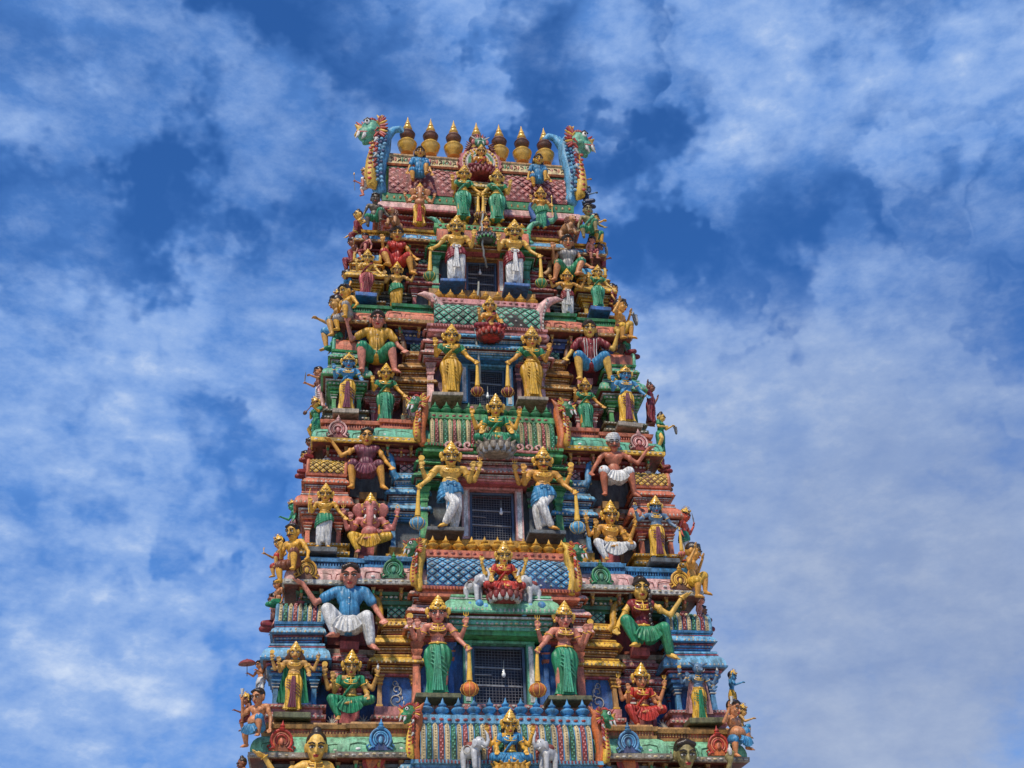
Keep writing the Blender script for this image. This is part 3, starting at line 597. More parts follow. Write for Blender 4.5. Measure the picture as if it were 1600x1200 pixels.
# ------------------------------------------------------------------ tower building blocks
def bead_row(mb, x0, x1, y0, y1, z, off, rx, rz, k, gap=None, sides=True, q=(6, 4)):
    gap = gap or rx*2.6
    n = max(1, int((x1-x0+2*off-rx)/gap)); w = (n-1)*gap; xm = (x0+x1)/2
    for i in range(n):
        j = random.uniform(.82, 1.15)
        if random.random() > .03: mb.ell((xm-w/2+i*gap+random.uniform(-.05, .05)*gap, y0-off, z), (rx*j, rx*.6, rz*random.uniform(.85, 1.12)), k if random.random() > .12 else 'cream', q)
    if sides:
        L = min(y1-y0, 3.0); n = max(1, int((L-rx)/gap))
        for i in range(n):
            y = y0-off+gap*(i+.7)
            if x0 < 0 or sides == 2: mb.ell((x0-off, y, z), (rx*.6, rx, rz), k, q)
            if x1 > 0 or sides == 2: mb.ell((x1+off, y, z), (rx*.6, rx, rz), k, q)
def dentils(mb, x0, x1, y0, y1, z0, z1, off, k, w=.035, gap=.08):
    n = int((x1-x0+2*off)/gap); xm = (x0+x1)/2
    for i in range(n):
        x = xm+(i-(n-1)/2)*gap; mb.box(x-w/2, x+w/2, y0-off-.022, y0-off+.01, z0, z1, k)
def kap(z0, z1, o0, o1, k, kl):                            # curved overhanging eave, profile points
    h = z1-z0; d = o0-o1
    return [(z0, o1-.04, 'darkred'), (z0, o0-.05, kl), (z0+.02, o0, kl), (z0+.16*h, o0+.01, kl), (z0+.16*h, o0-.02, k), (z0+.34*h, o0-.02, k), (z0+.54*h, o0-.10*d-.02, k), (z0+.72*h, o0-.28*d-.02, k), (z0+.86*h, o0-.56*d-.02, k), (z0+.95*h, o1+.12*d, k), (z0+h, o1, k)]
def cornice(mb, x0, x1, y0, y1, z0, z1, n, p, shrink=.035, reach=.13):
    """p = (main, cap, dark, line, pearl)"""
    h = (z1-z0)/n; main, cap_, dark, line, pearl = p
    for i in range(n):
        s = i*shrink; a, b, c, d = x0+s, x1-s, y0+s*.9, y1; z = z0+i*h; R = reach
        pts = [(z, -.02, dark), (z+.10*h, -.02, main), (z+.10*h, R*.25, main), (z+.17*h, R*.30, main), (z+.17*h, R*.05, line), (z+.22*h, R*.05, main), (z+.22*h, R*.55, main), (z+.31*h, R*.60, main), (z+.31*h, R*.35, dark), (z+.36*h, R*.35, line), (z+.36*h, R*.75, line), (z+.40*h, R*.75, dark), (z+.40*h, R*.45, dark), (z+.44*h, R*.45, dark)]
        pts += kap(z+.44*h, z+.86*h, R*1.45, R*.45, cap_, main)
        pts += [(z+.86*h, R*.6, line), (z+.885*h, R*.6, dark), (z+.885*h, R*.3, dark), (z+.92*h, R*.3, main), (z+.92*h, R*.5, cap_), (z+.97*h, R*.5, dark), (z+h, R*.25, dark)]
        mb.mould(a, b, c, d, pts)
        bead_row(mb, a, b, c, d, z+.265*h, R*.60, min(.040, h*.07), min(.026, h*.045), pearl)
        bead_row(mb, a, b, c, d, z+.53*h, R*1.43, .022, min(.040, h*.07), pearl if i % 2 == 0 else cap_, gap=.095)
        bead_row(mb, a, b, c, d, z+.66*h, R*1.05, .030, min(.06, h*.10), main, gap=.12)
def pilaster(mb, x, hw, y0, y1, z0, z1, k, k2):
    h = z1-z0
    mb.mould(x-hw, x+hw, y0, y1, [(z0, .02, k2), (z0+.06*h, .02, k), (z0+.10*h, 0, k), (z0+.70*h, -.008, k2), (z0+.72*h, .015, k2), (z0+.76*h, .015, k), (z0+.78*h, -.005, k), (z0+.84*h, .03, k2), (z0+.87*h, .035, k), (z0+.90*h, .01, k), (z0+.95*h, .05, k), (z1, .055, k)])
def finial_small(mb, x, y, z, h, k):
    mb.lathe((x, y, z), [(.30*h, 0), (.34*h, .05*h), (.24*h, .10*h), (.22*h, .14*h), (.36*h, .28*h), (.38*h, .36*h), (.28*h, .46*h), (.13*h, .52*h), (.20*h, .58*h), (.21*h, .63*h), (.10*h, .72*h), (.05*h, .88*h), (.008*h, 1.0*h)], k, 12)
def section(y0, z0, z1, depth, bulge, n=14):               # vault outline from front spring line over the ridge to the back
    pts = []
    for i in range(n+1):
        a = PI*i/n; c = math.cos(a); s = math.sin(a)
        yy = y0+depth/2-(depth/2+bulge*math.sin(min(a, PI-a)*2))*(abs(c)**.48)*(1 if c > 0 else -1)
        pts.append((yy, z0+(z1-z0)*(s**.78)))
    return pts
def vault(mb, x0, x1, y0, z0, z1, depth, base, pattern, cols, bulge=.06, q=.76, lift=.026):
    sec = section(y0, z0, z1, depth, bulge); n = len(sec)
    V = [(x0, y, z) for y, z in sec]+[(x1, y, z) for y, z in sec]
    mb.add(V, [(i, i+n, i+n+1, i+1) for i in range(n-1)]+[tuple(range(n))[::-1], tuple(range(n, 2*n))][0:2], base)
    L = [0]
    for i in range(1, n): L.append(L[-1]+math.dist(sec[i], sec[i-1]))
    def at(s):
        s = max(0, min(L[-1]-1e-4, s)); i = max(j for j in range(n-1) if L[j] <= s); t = (s-L[i])/(L[i+1]-L[i])
        y = sec[i][0]+(sec[i+1][0]-sec[i][0])*t; z = sec[i][1]+(sec[i+1][1]-sec[i][1])*t
        ty, tz = sec[i+1][0]-sec[i][0], sec[i+1][1]-sec[i][1]; l = math.hypot(ty, tz); return y, z, -tz/l, ty/l
    half = L[-1]*.5
    if pattern == 'net':
        w, hh = cols[2]; m = int((x1-x0)/w); w = (x1-x0)/m; rows = int(half*1.0/(hh/2)); hh = 2*half/rows
        for r in range(rows+1):
            for i in range(m+(r % 2)):
                xc = x0+w*(i+.5)-(w/2 if r % 2 else 0); sc = r*hh/2
                if sc < hh*.3 or sc > half*1.02: continue
                pts = []
                for dx, ds in ((0, -hh/2*q), (w/2*q, 0), (0, hh/2*q), (-w/2*q, 0)):
                    y, z, ny, nz = at(sc+ds); xx = min(x1, max(x0, xc+dx)); pts.append((xx, y+ny*.012, z+nz*.012))
                y, z, ny, nz = at(sc-hh*.06)
                ctr = (min(x1, max(x0, xc)), y+ny*lift, z+nz*lift)
                mb.add([*pts, ctr], [(0, 1, 4), (1, 2, 4), (2, 3, 4), (3, 0, 4)], cols[0])
                pin = [tuple(np.array(ctr)*.62+np.array(p)*.38+A3(0, ny*.010, nz*.010)) for p in pts]
                mb.add([*pin, tuple(np.array(ctr)+A3(0, ny*.016, nz*.016))], [(0, 1, 4), (1, 2, 4), (2, 3, 4), (3, 0, 4)], cols[1])
    if pattern == 'stripe':
        w = cols[-1]; m = int((x1-x0)/w); w = (x1-x0)/m
        for i in range(m):
            c = cols[i % (len(cols)-1)]; xc = x0+w*(i+.5); hwid = w*.42; V = []; F = []; K = 9
            for j in range(K):
                y, z, ny, nz = at(half*1.05*j/(K-1))
                for dx, dn in ((-hwid, .0), (-hwid*.7, .03), (hwid*.7, .03), (hwid, .0)): V.append((xc+dx, y+ny*dn, z+nz*dn))
            for j in range(K-1):
                for e in range(3): a = j*4+e; F.append((a, a+1, a+5, a+4))
            mb.add(V, F, c[0])
            for j in range(int(half/(.055))):
                y, z, ny, nz = at(.04+j*.055)
                if c[1] == 'dots': mb.ell((xc, y+ny*.034, z+nz*.034), (.020, .014, .018), 'cream', (6, 4))
                else: mb.ell((xc+(.016 if j % 2 else -.016), y+ny*.034, z+nz*.034), (.017, .010, .022), c[1], (6, 4))
def horseshoe(name, parent, x, y, z, w, h, c, c2, c3):     # kudu ornament standing on the eave
    g = MB(); out = []
    for i in range(25):
        t = i/24; a = -PI*.22+t*PI*1.44; out.append((x+math.cos(a)*w*.42*(1.0 if math.sin(a) > 0 else 1.12), z+h*.36+math.sin(a)*h*.34))
    g.prism([(x-w*.5, z), (x+w*.5, z)]+out, y, y+.05, c2)
    for r, cc, rad in ((1.0, c, .026), (.70, c3, .014), (.50, c, .020)):
        g.tube([(x+math.cos(a)*w*.40*r, y-.01, z+h*.34+math.sin(a)*h*.33*r) for a in [-PI*.28+PI*1.56*i/20 for i in range(21)]], rad, cc, 7)
    for s in (-1, 1): g.tube([(x+s*w*.30, y-.01, z+h*.12), (x+s*w*.46, y-.01, z+h*.03), (x+s*w*.53, y-.01, z+h*.13), (x+s*w*.44, y-.015, z+h*.17)], .022, c, 7)
    g.lathe((x, y+.01, z+h*.66), [(.07, 0), (.085, .03), (.04, .06), (.055, .09), (.02, .14), (.004, .20)], c, 10)
    g.ell((x, y-.02, z+h*.30), (w*.09, .03, h*.12), c3, (10, 6))
    return g.build(name, parent)
def scroll(mb, x, y, z, w, h, sgn, k):                     # painted stucco scroll in low relief
    def sp(cx, cz, r, t0, t1, d): return [(cx+d*r*(1-.72*i/14)*math.cos(t0+(t1-t0)*i/14), y, cz+r*(1-.72*i/14)*math.sin(t0+(t1-t0)*i/14)) for i in range(15)]
    mb.tube(sp(x, z+h*.22, w*.34, -PI/2, PI*1.6, sgn), .014, k, 5); mb.tube(sp(x, z+h*.60, w*.28, -PI/2, PI*1.6, -sgn), .013, k, 5); mb.tube(sp(x+sgn*w*.05, z+h*.86, w*.16, -PI/2, PI*1.5, sgn), .011, k, 5)
    for i in range(5): mb.ell((x-sgn*w*.36+sgn*.03*i, y, z+h*(.12+.17*i)), (.018, .010, .040), k, (6, 4))

# ------------------------------------------------------------------ the tower
tag(tower, 'tall tapering painted temple tower of stacked tiers covered in coloured mouldings', 'temple tower')
def child(mb, name, parent, **k):
    o = mb.build(name, parent, **k); o.matrix_parent_inverse = Matrix.Identity(4); return o
OFF = Vector((0, -3.5, 0))
TIERS = [  # outer bay, inner bay cornice, side pavilion, mini shrine, corner pavilion, walls, eave
 dict(k=-1, v=1.0, outer=('blue', 'paleblue', 'deepblue', 'white', 'pearl'), inner=('green', 'mint', 'darkgreen', 'maroon', 'pearl'), side=('salmon', 'palepink', 'rose', 'white', 'pearl'), mini=('gold', 'yellow', 'rose', 'white', 'pearl'), corner=('salmon', 'pink', 'rose', 'white', 'pearl'),
      lowwall='blue', upwall='navy', base='pink', frieze='slate', eave='palegreen', strip='stone', ledge=('ochre', 'salmon'), pillar='blue', jamb='mint', ojamb='salmon', niche='royal', barrel=('stripe', [('cream', 'dots'), ('darkgreen', 'mint'), ('cream', 'dots'), ('maroon', 'pink'), .115], 'blue', 'paleblue'), fin='blue', slab='olive', dome='stripe'),
 dict(k=0, v=1.0, outer=('salmon', 'palepink', 'rose', 'white', 'pearl'), inner=('mint', 'palegreen', 'leaf', 'white', 'pearl'), side=('ochre', 'yellow', 'rose', 'gold', 'cream'), mini=('rose', 'pink', 'rose', 'white', 'pearl'), corner=('blue', 'paleblue', 'deepblue', 'rose', 'pearl'),
      lowwall='royal', upwall='maroon', base='pink', frieze='darkgreen', eave='palepink', strip='pearl', ledge=('blue', 'navy'), pillar='blue', jamb='mint', ojamb='salmon', niche='royal', barrel=('net', ['skyblue', 'pearl', (.22, .17)], 'navy', 'salmon'), fin='blue', slab='olive', dome='stripe'),
 dict(k=1, v=1.0, outer=('green', 'leaf', 'green', 'cream', 'mint'), inner=('pink', 'palepink', 'rose', 'white', 'pearl'), side=('blue', 'paleblue', 'deepblue', 'white', 'pearl'), mini=('ochre', 'salmon', 'rose', 'cream', 'pearl'), corner=('salmon', 'salmon', 'rose', 'white', 'pearl'),
      lowwall='slate', upwall='slate', base='gold', frieze='maroon', eave='mint', strip='yellow', ledge=('salmon', 'maroon'), pillar='salmon', jamb='palepink', ojamb='leaf', niche='slate', barrel=('stripe', [('cream', 'dots'), ('maroon', 'pink'), ('cream', 'dots'), ('darkgreen', 'mint'), .105], 'green', 'leaf'), fin='gold', slab='slate', dome='net'),
 dict(k=2, v=1.0, outer=('pink', 'palepink', 'rose', 'white', 'pearl'), inner=('skyblue', 'skyblue', 'deepblue', 'white', 'pearl'), side=('ochre', 'ochre', 'rose', 'gold', 'cream'), mini=('pink', 'palepink', 'rose', 'white', 'pearl'), corner=('leaf', 'mint', 'green', 'white', 'pearl'),
      lowwall='purple', upwall='maroon', base='olive', frieze='navy', eave='salmon', strip='ochre', ledge=('green', 'darkgreen'), pillar='leaf', jamb='skyblue', ojamb='palepink', niche='purple', barrel=('net', ['mint', 'pearl', (.25, .22)], 'black', 'pink'), fin='green', slab='stone', dome='plain'),
 dict(k=3, v=.775, outer=('green', 'mint', 'green', 'white', 'mint'), inner=('ochre', 'yellow', 'rose', 'white', 'cream'), side=('rose', 'maroon', 'darkred', 'white', 'pink'), mini=('slate', 'grey', 'black', 'white', 'pearl'), corner=('gold', 'yellow', 'rose', 'cream', 'cream'),
      lowwall='slate', upwall='slate', base='ochre', frieze='maroon', eave='skyblue', strip='ochre', ledge=('gold', 'maroon'), pillar='yellow', jamb='salmon', ojamb='mint', niche='slate', barrel=('plain', ['salmon'], 'salmon', 'leaf'), fin='gold', slab='royal', dome='bluebarrel'),
]
def yback(k): return 7.4-.78*k
TOBJ = {}
def make_tier(T):
    k = T['k']; v = T['v']; w = 1-.087*k; Y = .6*k; z0 = 8.0+3.8*k if k < 3 else 19.4; yb = yback(k); Z = lambda h: z0+h*v
    X = 4.25*w
    g = MB()                                              # the tier's own walls and entablature
    g.box(-X-.18, X+.18, Y+1.12, yb-.5, Z(-.02), Z(1.95), T['lowwall']); g.box(-X-.12, X+.12, Y+1.06, yb-.5, Z(1.95)+.001, Z(2.75), T['upwall'])
    e0 = T['eave']; st = T['strip']; lg, lg2 = T['ledge']; fr = T['frieze']
    def ent(x0, x1, y0, y1, dz=0, wide=0):
        pts = [(Z(2.66), -.04, fr), (Z(2.72), -.04, fr), (Z(2.72), .05, fr), (Z(2.80), .06, 'ochre'), (Z(2.83), .02, fr), (Z(2.92), .02, fr), (Z(2.92), .10, fr), (Z(2.98), .12, fr), (Z(3.0), .05, 'darkred'), (Z(3.04), .05, 'darkred'),
               (Z(3.04), .37, st), (Z(3.06), .40, st), (Z(3.15), .41, st), (Z(3.15), .37, e0), (Z(3.22), .375, e0), (Z(3.30), .36, e0), (Z(3.38), .325, e0), (Z(3.45), .26, e0), (Z(3.50), .17, e0), (Z(3.50), .18, lg), (Z(3.56), .19, lg), (Z(3.56), .13, lg2), (Z(3.66), .13, lg), (Z(3.66), .20, lg), (Z(3.74), .22, lg), (Z(3.74), .14, lg), (Z(3.80), .12, lg)]
        g.mould(x0, x1, y0, y1, pts)
        bead_row(g, x0, x1, y0, y1, Z(2.875), .03, .040, .030*v, 'pearl', gap=.105)
        dentils(g, x0, x1, y0, y1, Z(3.57), Z(3.65), .13, lg, .030, .062)
        nb = max(2, int((x1-x0)/.42))
        for i in range(nb+1):
            x = x0+(x1-x0)*i/nb
            g.mould(x-.035, x+.035, y0-.22, y0+.02, [(Z(2.80), -.02, 'ochre'), (Z(2.88), .0, 'rose'), (Z(2.92), -.01, 'ochre'), (Z(3.03), .015, 'ochre')]); g.ell((x, y0-.23, Z(2.93)), (.035, .03, .05), ('leaf', 'gold', 'salmon')[i % 3], (6, 4))
        # painted relief on strip and eave
        n = int((x1-x0+.8)/.13)
        for i in range(n):
            x = (x0+x1)/2+(i-(n-1)/2)*.13; g.ell((x, y0-.412, Z(3.10)), (.045, .010, .020), ('pearl', 'cream')[i % 2], (6, 4))
        n = int((x1-x0+.7)/.42)
        for i in range(n):
            x = (x0+x1)/2+(i-(n-1)/2)*.42
            g.tube([(x-.17, y0-.375, Z(3.20)), (x-.15, y0-.365, Z(3.31)), (x, y0-.355, Z(3.34)), (x+.15, y0-.365, Z(3.31)), (x+.17, y0-.375, Z(3.20))], .010, 'maroon' if e0 not in ('palegreen', 'mint') else 'darkgreen', 5)
            g.ell((x, y0-.375, Z(3.22)), (.05, .012, .025), 'white' if e0 != 'salmon' else 'ochre', (6, 4))
        for sx in (-1, 1):
            if abs((x0 if sx < 0 else x1)) < X*.8: continue
            xs = (x0-.412) if sx < 0 else (x1+.412)
            for i in range(int((y1-y0)/.13)): g.ell((xs, y0-.3+i*.13, Z(3.10)), (.010, .045, .020), ('pearl', 'cream')[i % 2], (6, 4))
    ent(-X-.0, X+.0, Y+.72, yb-.4)
    for s in (-1, 1):
        a, b = sorted((s*1.5*w, s*2.72*w)); ent(a, b, Y+.58, Y+1.5)
    # string courses behind the seated figures
    for s in (-1, 1):
        a, b = sorted((s*2.55*w, s*3.85*w))
        g.mould(a, b, Y+.95, Y+1.3, [(Z(1.10), 0, 'olive'), (Z(1.16), .05, 'stone'), (Z(1.20), .05, 'darkred'), (Z(1.24), 0, 'olive'), (Z(1.40), 0, 'stone'), (Z(1.44), .07, 'ochre'), (Z(1.50), .08, 'darkred'), (Z(1.54), .02, 'olive'), (Z(1.66), .02, 'stone'), (Z(1.70), .10, 'stone'), (Z(1.80), .12, 'darkred'), (Z(1.92), .0, 'olive')])
        bead_row(g, a, b, Y+.95, Y+1.3, Z(1.62), .03, .04, .028, 'cream', sides=False); bead_row(g, a, b, Y+.95, Y+1.3, Z(1.34), .01, .04, .028, 'pearl', sides=False)
        g.mould(a, b, Y+.95, Y+1.3, [(Z(.0), .25, lg), (Z(.08), .25, lg), (Z(.08), .15, T['base']), (Z(.16), .12, T['base'])])
    t = g.build('tier', tower); t.location = OFF; TOBJ[k] = t
    # corner pavilions
    for s in (-1, 1):
        xc = s*X; hw = .47*w+.02; g = MB(); y0 = Y+.42; y1 = Y+1.35; p = T['corner']; bc = T['base']
        g.mould(xc-hw-.05, xc+hw+.05, y0, y1, [(Z(-.0), .10, bc), (Z(.07), .10, 'darkred'), (Z(.10), .03, bc), (Z(.16), .03, bc), (Z(.18), .11, bc), (Z(.26), .12, 'darkred'), (Z(.29), .04, bc), (Z(.38), .04, bc), (Z(.40), .10, bc), (Z(.46), .11, bc)])
        bead_row(g, xc-hw-.05, xc+hw+.05, y0, y1, Z(.22), .125, .035, .025, 'pearl'); bead_row(g, xc-hw-.05, xc+hw+.05, y0, y1, Z(.43), .115, .03, .018, 'pearl')
        g.box(xc-hw+.10, xc+hw-.10, y0+.28, y1-.02, Z(.46), Z(1.0), T['niche'])
        for q in (-1, 1): pilaster(g, xc+q*(hw-.10), .055, y0+.02, y0+.15, Z(.46), Z(1.0), T['pillar'], p[4] if q else p[3]); pilaster(g, xc+q*(hw-.10), .05, y1-.3, y1-.17, Z(.46), Z(1.0), T['pillar'], p[3])
        cornice(g, xc-hw, xc+hw, y0, y1, Z(1.0), Z(1.76), 1, p, reach=.16); cornice(g, xc-hw+.06, xc+hw-.06, y0+.06, y1, Z(1.76)+.001, Z(2.18), 1, p, reach=.11)
        g.build('corner_pavilion', t)
        d = MB(); dz0, dz1 = Z(2.18), Z(2.66); dm = T['dome']; a, b = xc-hw+.03, xc+hw-.03
        d.mould(a-.02, b+.02, y0+.0, y1, [(dz0, .03, p[0]), (dz0+.05, .05, p[0])])
        if dm == 'stripe': vault(d, a, b, y0, dz0+.05, dz1, y1-y0, p[0], 'stripe', [('cream', 'dots'), ('darkgreen', 'mint'), ('cream', 'dots'), ('maroon', 'pink'), .10])
        elif dm == 'net': vault(d, a, b, y0, dz0+.05, dz1, y1-y0, 'brown', 'net', ['yellow', 'cream', (.16, .13)])
        else: vault(d, a, b, y0, dz0+.05, dz1, y1-y0, 'salmon' if dm == 'plain' else 'skyblue', 'plain', [])
        sc_ = section(y0, dz0+.05, dz1, y1-y0, .06)
        for xx in (a-.015, b+.015): d.tube([(xx, y, z) for y, z in sc_], .045, p[1], 8)
        d.build('pavilion_dome', t)
        f = MB(); finial_small(f, xc, (y0+y1)/2-.12, dz1-.02, .34, p[3] if dm != 'plain' else 'gold'); f.build('pavilion_finial', t)
        sl = MB(); sl.bbox(xc-.33*w-.04, xc+.33*w+.04, Y-.16, y0+.02, z0+{2: .10, 3: .17}.get(k, .06), z0+{2: .23, 3: .30}.get(k, .18), T['slab']); sl.build('statue_ledge', t)
    # pavilion in front of the side recess and small shrine behind the seated deity
    for s in (-1, 1):
        a, b = sorted((s*1.72*w, s*2.58*w)); y0 = Y+.56; y1 = Y+1.3; g = MB(); p = T['side']; bc = T['base']
        g.mould(a, b, y0, y1, [(Z(-.0), .08, bc), (Z(.08), .08, 'darkred'), (Z(.10), .02, bc), (Z(.20), .02, bc), (Z(.22), .09, bc), (Z(.30), .10, 'darkred'), (Z(.33), .02, bc), (Z(.50), .03, bc)])
        bead_row(g, a, b, y0, y1, Z(.26), .10, .035, .025, 'pearl')
        g.box(a+.06, b-.06, y0+.14, y1-.02, Z(.5), Z(1.2), T['niche'])
        for q in (a+.07, b-.07): pilaster(g, q, .05, y0+.0, y0+.13, Z(.5), Z(1.18), p[0], p[3])
        cornice(g, a, b, y0, y1, Z(1.18), Z(2.05), 2, p, shrink=.04, reach=.13)
        am, bm = (a+.12, b-.12); cornice(g, am, bm, y0+.05, y1, Z(2.05)+.001, Z(2.42), 1, p, shrink=.04, reach=.09)
        g.build('side_pavilion', t)
        sc = MB(); scroll(sc, (a+b)/2, y0+.135, Z(.56), .42*w, .56*v, s, 'pearl'); 
        if k in (0, -1): sc.build('scroll_relief', t)
        d = MB(); xi, xo = (am+.06, bm-.06)
        vault(d, xi, xo, y0+.10, Z(2.42), Z(2.78), .6, 'black', 'net', ['mint' if k != 1 else 'pink', 'pearl', (.15, .13)]); d.tube([(xi, y0+.3, Z(2.78)), (xo, y0+.3, Z(2.78))], .04, p[0], 8); d.build('small_barrel_roof', t)
        for q in (-.13, .13):
            f = MB(); finial_small(f, (a+b)/2+q, y0+.32, Z(2.80), .25, T['fin'] if k != 0 else 'gold'); f.build('small_finial', t)
        # curled crest at the outer end of the small roof
        cr = MB(); xe = s*2.50*w; cc = {-1: 'orange', 0: 'gold', 1: 'blue', 2: 'brown', 3: 'ochre'}[k]
        cr.tube([(xe-s*.05, y0+.0, Z(2.25)), (xe+s*.07, y0-.04, Z(2.38)), (xe+s*.07, y0-.02, Z(2.60)), (xe+s*.12, y0+.0, Z(2.80)), (xe+s*.24, y0+.0, Z(2.92)), (xe+s*.36, y0, Z(2.86))], [.10, .09, .075, .085, .075, .02], cc, 12)
        for i in range(6): cr.ell((xe+s*(.17 if i > 3 else .13), y0-.02-.01*i, Z(2.32+.1*i)), (.03, .03, .035), 'cream' if cc != 'ochre' else 'maroon', (6, 4))
        cr.build('curled_crest', t, ang=60)
        xc = s*3.17*w; g = MB(); p = T['mini']
        g.box(xc-.26, xc+.26, Y+.86, Y+1.3, Z(.1), Z(.95), p[2])
        for q in (-1, 1): pilaster(g, xc+q*.22, .045, Y+.80, Y+.9, Z(.1), Z(.93), p[0], p[3])
        cornice(g, xc-.40, xc+.40, Y+.80, Y+1.35, Z(.93), Z(1.70), 2, p, shrink=.08, reach=.10); g.bbox(xc-.20, xc+.20, Y+.62, Y+1.2, Z(1.72), Z(1.92), p[0]); g.build('small_shrine', t)
    # central bay
    dx = .57*w; dz0 = z0+{-1: .54, 0: .54, 1: .70, 2: .84, 3: .95}[k]; dz1 = z0+{-1: 1.84, 0: 1.84, 1: 1.97, 2: 1.96, 3: 2.03}[k]
    g = MB(); p = T['outer']; a, b = -1.85*w, 1.85*w; bc = T['base']; y0 = Y+.44; y1 = Y+1.3
    g.mould(a, b, y0, y1, [(Z(-.06), .06, lg if k < 3 else 'leaf'), (Z(.04), .06, lg2), (Z(.06), .0, bc), (Z(.14), .0, bc), (Z(.16), .09, bc), (Z(.24), .10, 'darkred'), (Z(.27), .0, bc), (Z(.40), .0, bc), (Z(.42), .08, bc), (dz0-.03, .09, bc), (dz0-.03, .04, bc), (dz0, .04, bc)])
    bead_row(g, a, b, y0, y1, Z(.20), .10, .04, .028, 'pearl'); bead_row(g, a, b, y0, y1, Z(.48), .09, .04, .028, 'pearl')
    g.box(a+.05, -dx-.14, y0+.12, y1-.01, dz0, dz1+.02, T['niche']); g.box(dx+.14, b-.05, y0+.12, y1-.01, dz0, dz1+.02, T['niche'])
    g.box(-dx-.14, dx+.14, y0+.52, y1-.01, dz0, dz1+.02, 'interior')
    for s in (-1, 1): pilaster(g, s*(1.85*w-.10), .085, y0-.04, y0+.12, dz0, dz1, T['ojamb'], p[0]); pilaster(g, s*(1.02*w), .06, y0+.02, y0+.12, dz0, dz1, T['niche'], p[0])
    for s in (-1, 1):
        aa, bb = sorted((s*.95*w, s*1.86*w)); cornice(g, aa, bb, y0-.10, y1, dz1, Z(3.04), 3, p, shrink=.045, reach=.14)
    g.build('central_bay', t)
    g = MB(); p = T['inner']
    for s in (-1, 1): a_, b_ = sorted((s*(dx+.02), s*(dx+.20))); g.mould(a_, b_, y0-.06, y0+.30, [(dz0, .0, T['jamb']), (dz1, .0, T['jamb'])]); a_, b_ = sorted((s*(dx+.06), s*(dx+.16))); g.box(a_, b_, y0-.075, y0-.05, dz0+.05, dz1-.05, p[3])
    g.bbox(-dx-.2, dx+.2, y0-.08, y0+.30, dz1, dz1+.06, p[0]); cornice(g, -1.0*w, 1.0*w, y0-(.40 if k == 0 else .30), y1, dz1+.061, Z(2.78), 1 if k == 0 else 2, p, shrink=.05, reach=.19 if k == 0 else .17)
    g.build('doorway_canopy', t)
    f = MB(); fw = .055
    for s in (-1, 1): x_ = s*(dx-fw/2); f.bbox(x_-fw/2, x_+fw/2, y0+.10, y0+.18, dz0, dz1, 'framepaint', .006)
    f.bbox(-dx+fw, dx-fw, y0+.10, y0+.18, dz1-fw, dz1, 'framepaint', .006); f.bbox(-dx+fw, dx-fw, y0+.10, y0+.18, dz0, dz0+fw, 'framepaint', .006)
    fo = f.build('window_frame', t)
    f = MB(); hgt = dz1-dz0
    for zz in (.34, .64): f.bbox(-dx+fw, dx-fw, y0+.12, y0+.16, dz0+hgt*zz-.02, dz0+hgt*zz+.02, 'metalgrey', .005)
    f.bbox(-dx+fw, -dx*.25, y0+.115, y0+.15, dz0+hgt*.50, dz0+hgt*.50+.025, 'metalgrey', .005)
    nx = 15; nz = 19
    for i in range(nx): x_ = -dx+fw+(2*dx-2*fw)*(i+.5)/nx; f.box(x_-.004, x_+.004, y0+.135, y0+.147, dz0+fw, dz1-fw, 'wire')
    for i in range(nz): z_ = dz0+fw+(hgt-2*fw)*(i+.5)/nz; f.box(-dx+fw, dx-fw, y0+.148, y0+.160, z_-.004, z_+.004, 'wire')
    f.build('window_grille', t, smooth=False)
    for s in (-1, 1):
        gl = z0+{-1: .58, 0: .58, 1: .73, 2: .79, 3: .86}[k]; sl = MB(); x_ = s*1.36*w*(1 if k != 3 else .86)
        if k in (1,): x_ = s*1.16
        if k == 2: x_ = s*1.06
        sl.bbox(x_-.46*w, x_+.46*w, Y-.24, y0+.02, gl-.10, gl, T['slab']); sl.build('statue_ledge', t)
    # lotus shelf, barrel roof of the central bay, and the finials on its ridge
    bw = {-1: 1.72, 0: 1.58, 1: 1.50, 2: 1.38, 3: 1.28}[k]; g = MB(); pat, cols, base, ridge = T['barrel']
    zb0, zb1 = Z(2.97), Z(3.77); yv = Y+.10
    rc = {'blue': 'paleblue'}.get(ridge, ridge)
    g.mould(-bw-.1, bw+.1, yv+.02, y1, [(Z(2.72), .0, rc), (Z(2.74), .06, rc), (Z(2.80), .07, 'maroon'), (Z(2.83), .0, rc), (Z(2.89), .0, rc), (Z(2.90), .08, rc), (Z(2.97), .09, rc)])
    dentils(g, -bw, bw, yv, y1, Z(2.905), Z(2.96), .08, 'maroon', .03, .07)
    vault(g, -bw, bw, yv, zb0, zb1, 1.1, base, pat, cols, .10)
    g.mould(-bw-.02, bw+.02, yv+.10, yv+.60, [(zb1-.10, .0, ridge), (zb1-.05, .05, ridge), (zb1+.10, .05, ridge), (zb1+.12, .0, ridge)])
    n = int(2*bw/.16)
    for i in range(n): g.ell((-bw+.1+i*.16, yv+.045, zb1+.02), (.05, .012, .03), 'maroon' if ridge not in ('maroon',) else 'cream', (6, 4))
    g.build('barrel_roof', t)
    m = {-1: 11, 0: 11, 1: 11, 2: 9, 3: 8}[k]; fk = {-1: 'blue', 0: 'gold', 1: 'green', 2: 'gold', 3: 'gold'}[k]
    for i in range(m):
        x_ = (i-(m-1)/2)*(2*bw-.25)/(m-1)
        f = MB(); finial_small(f, x_, yv+.22, zb1+.11, .40 if k < 3 else .30, fk); f.build('ridge_finial', t)
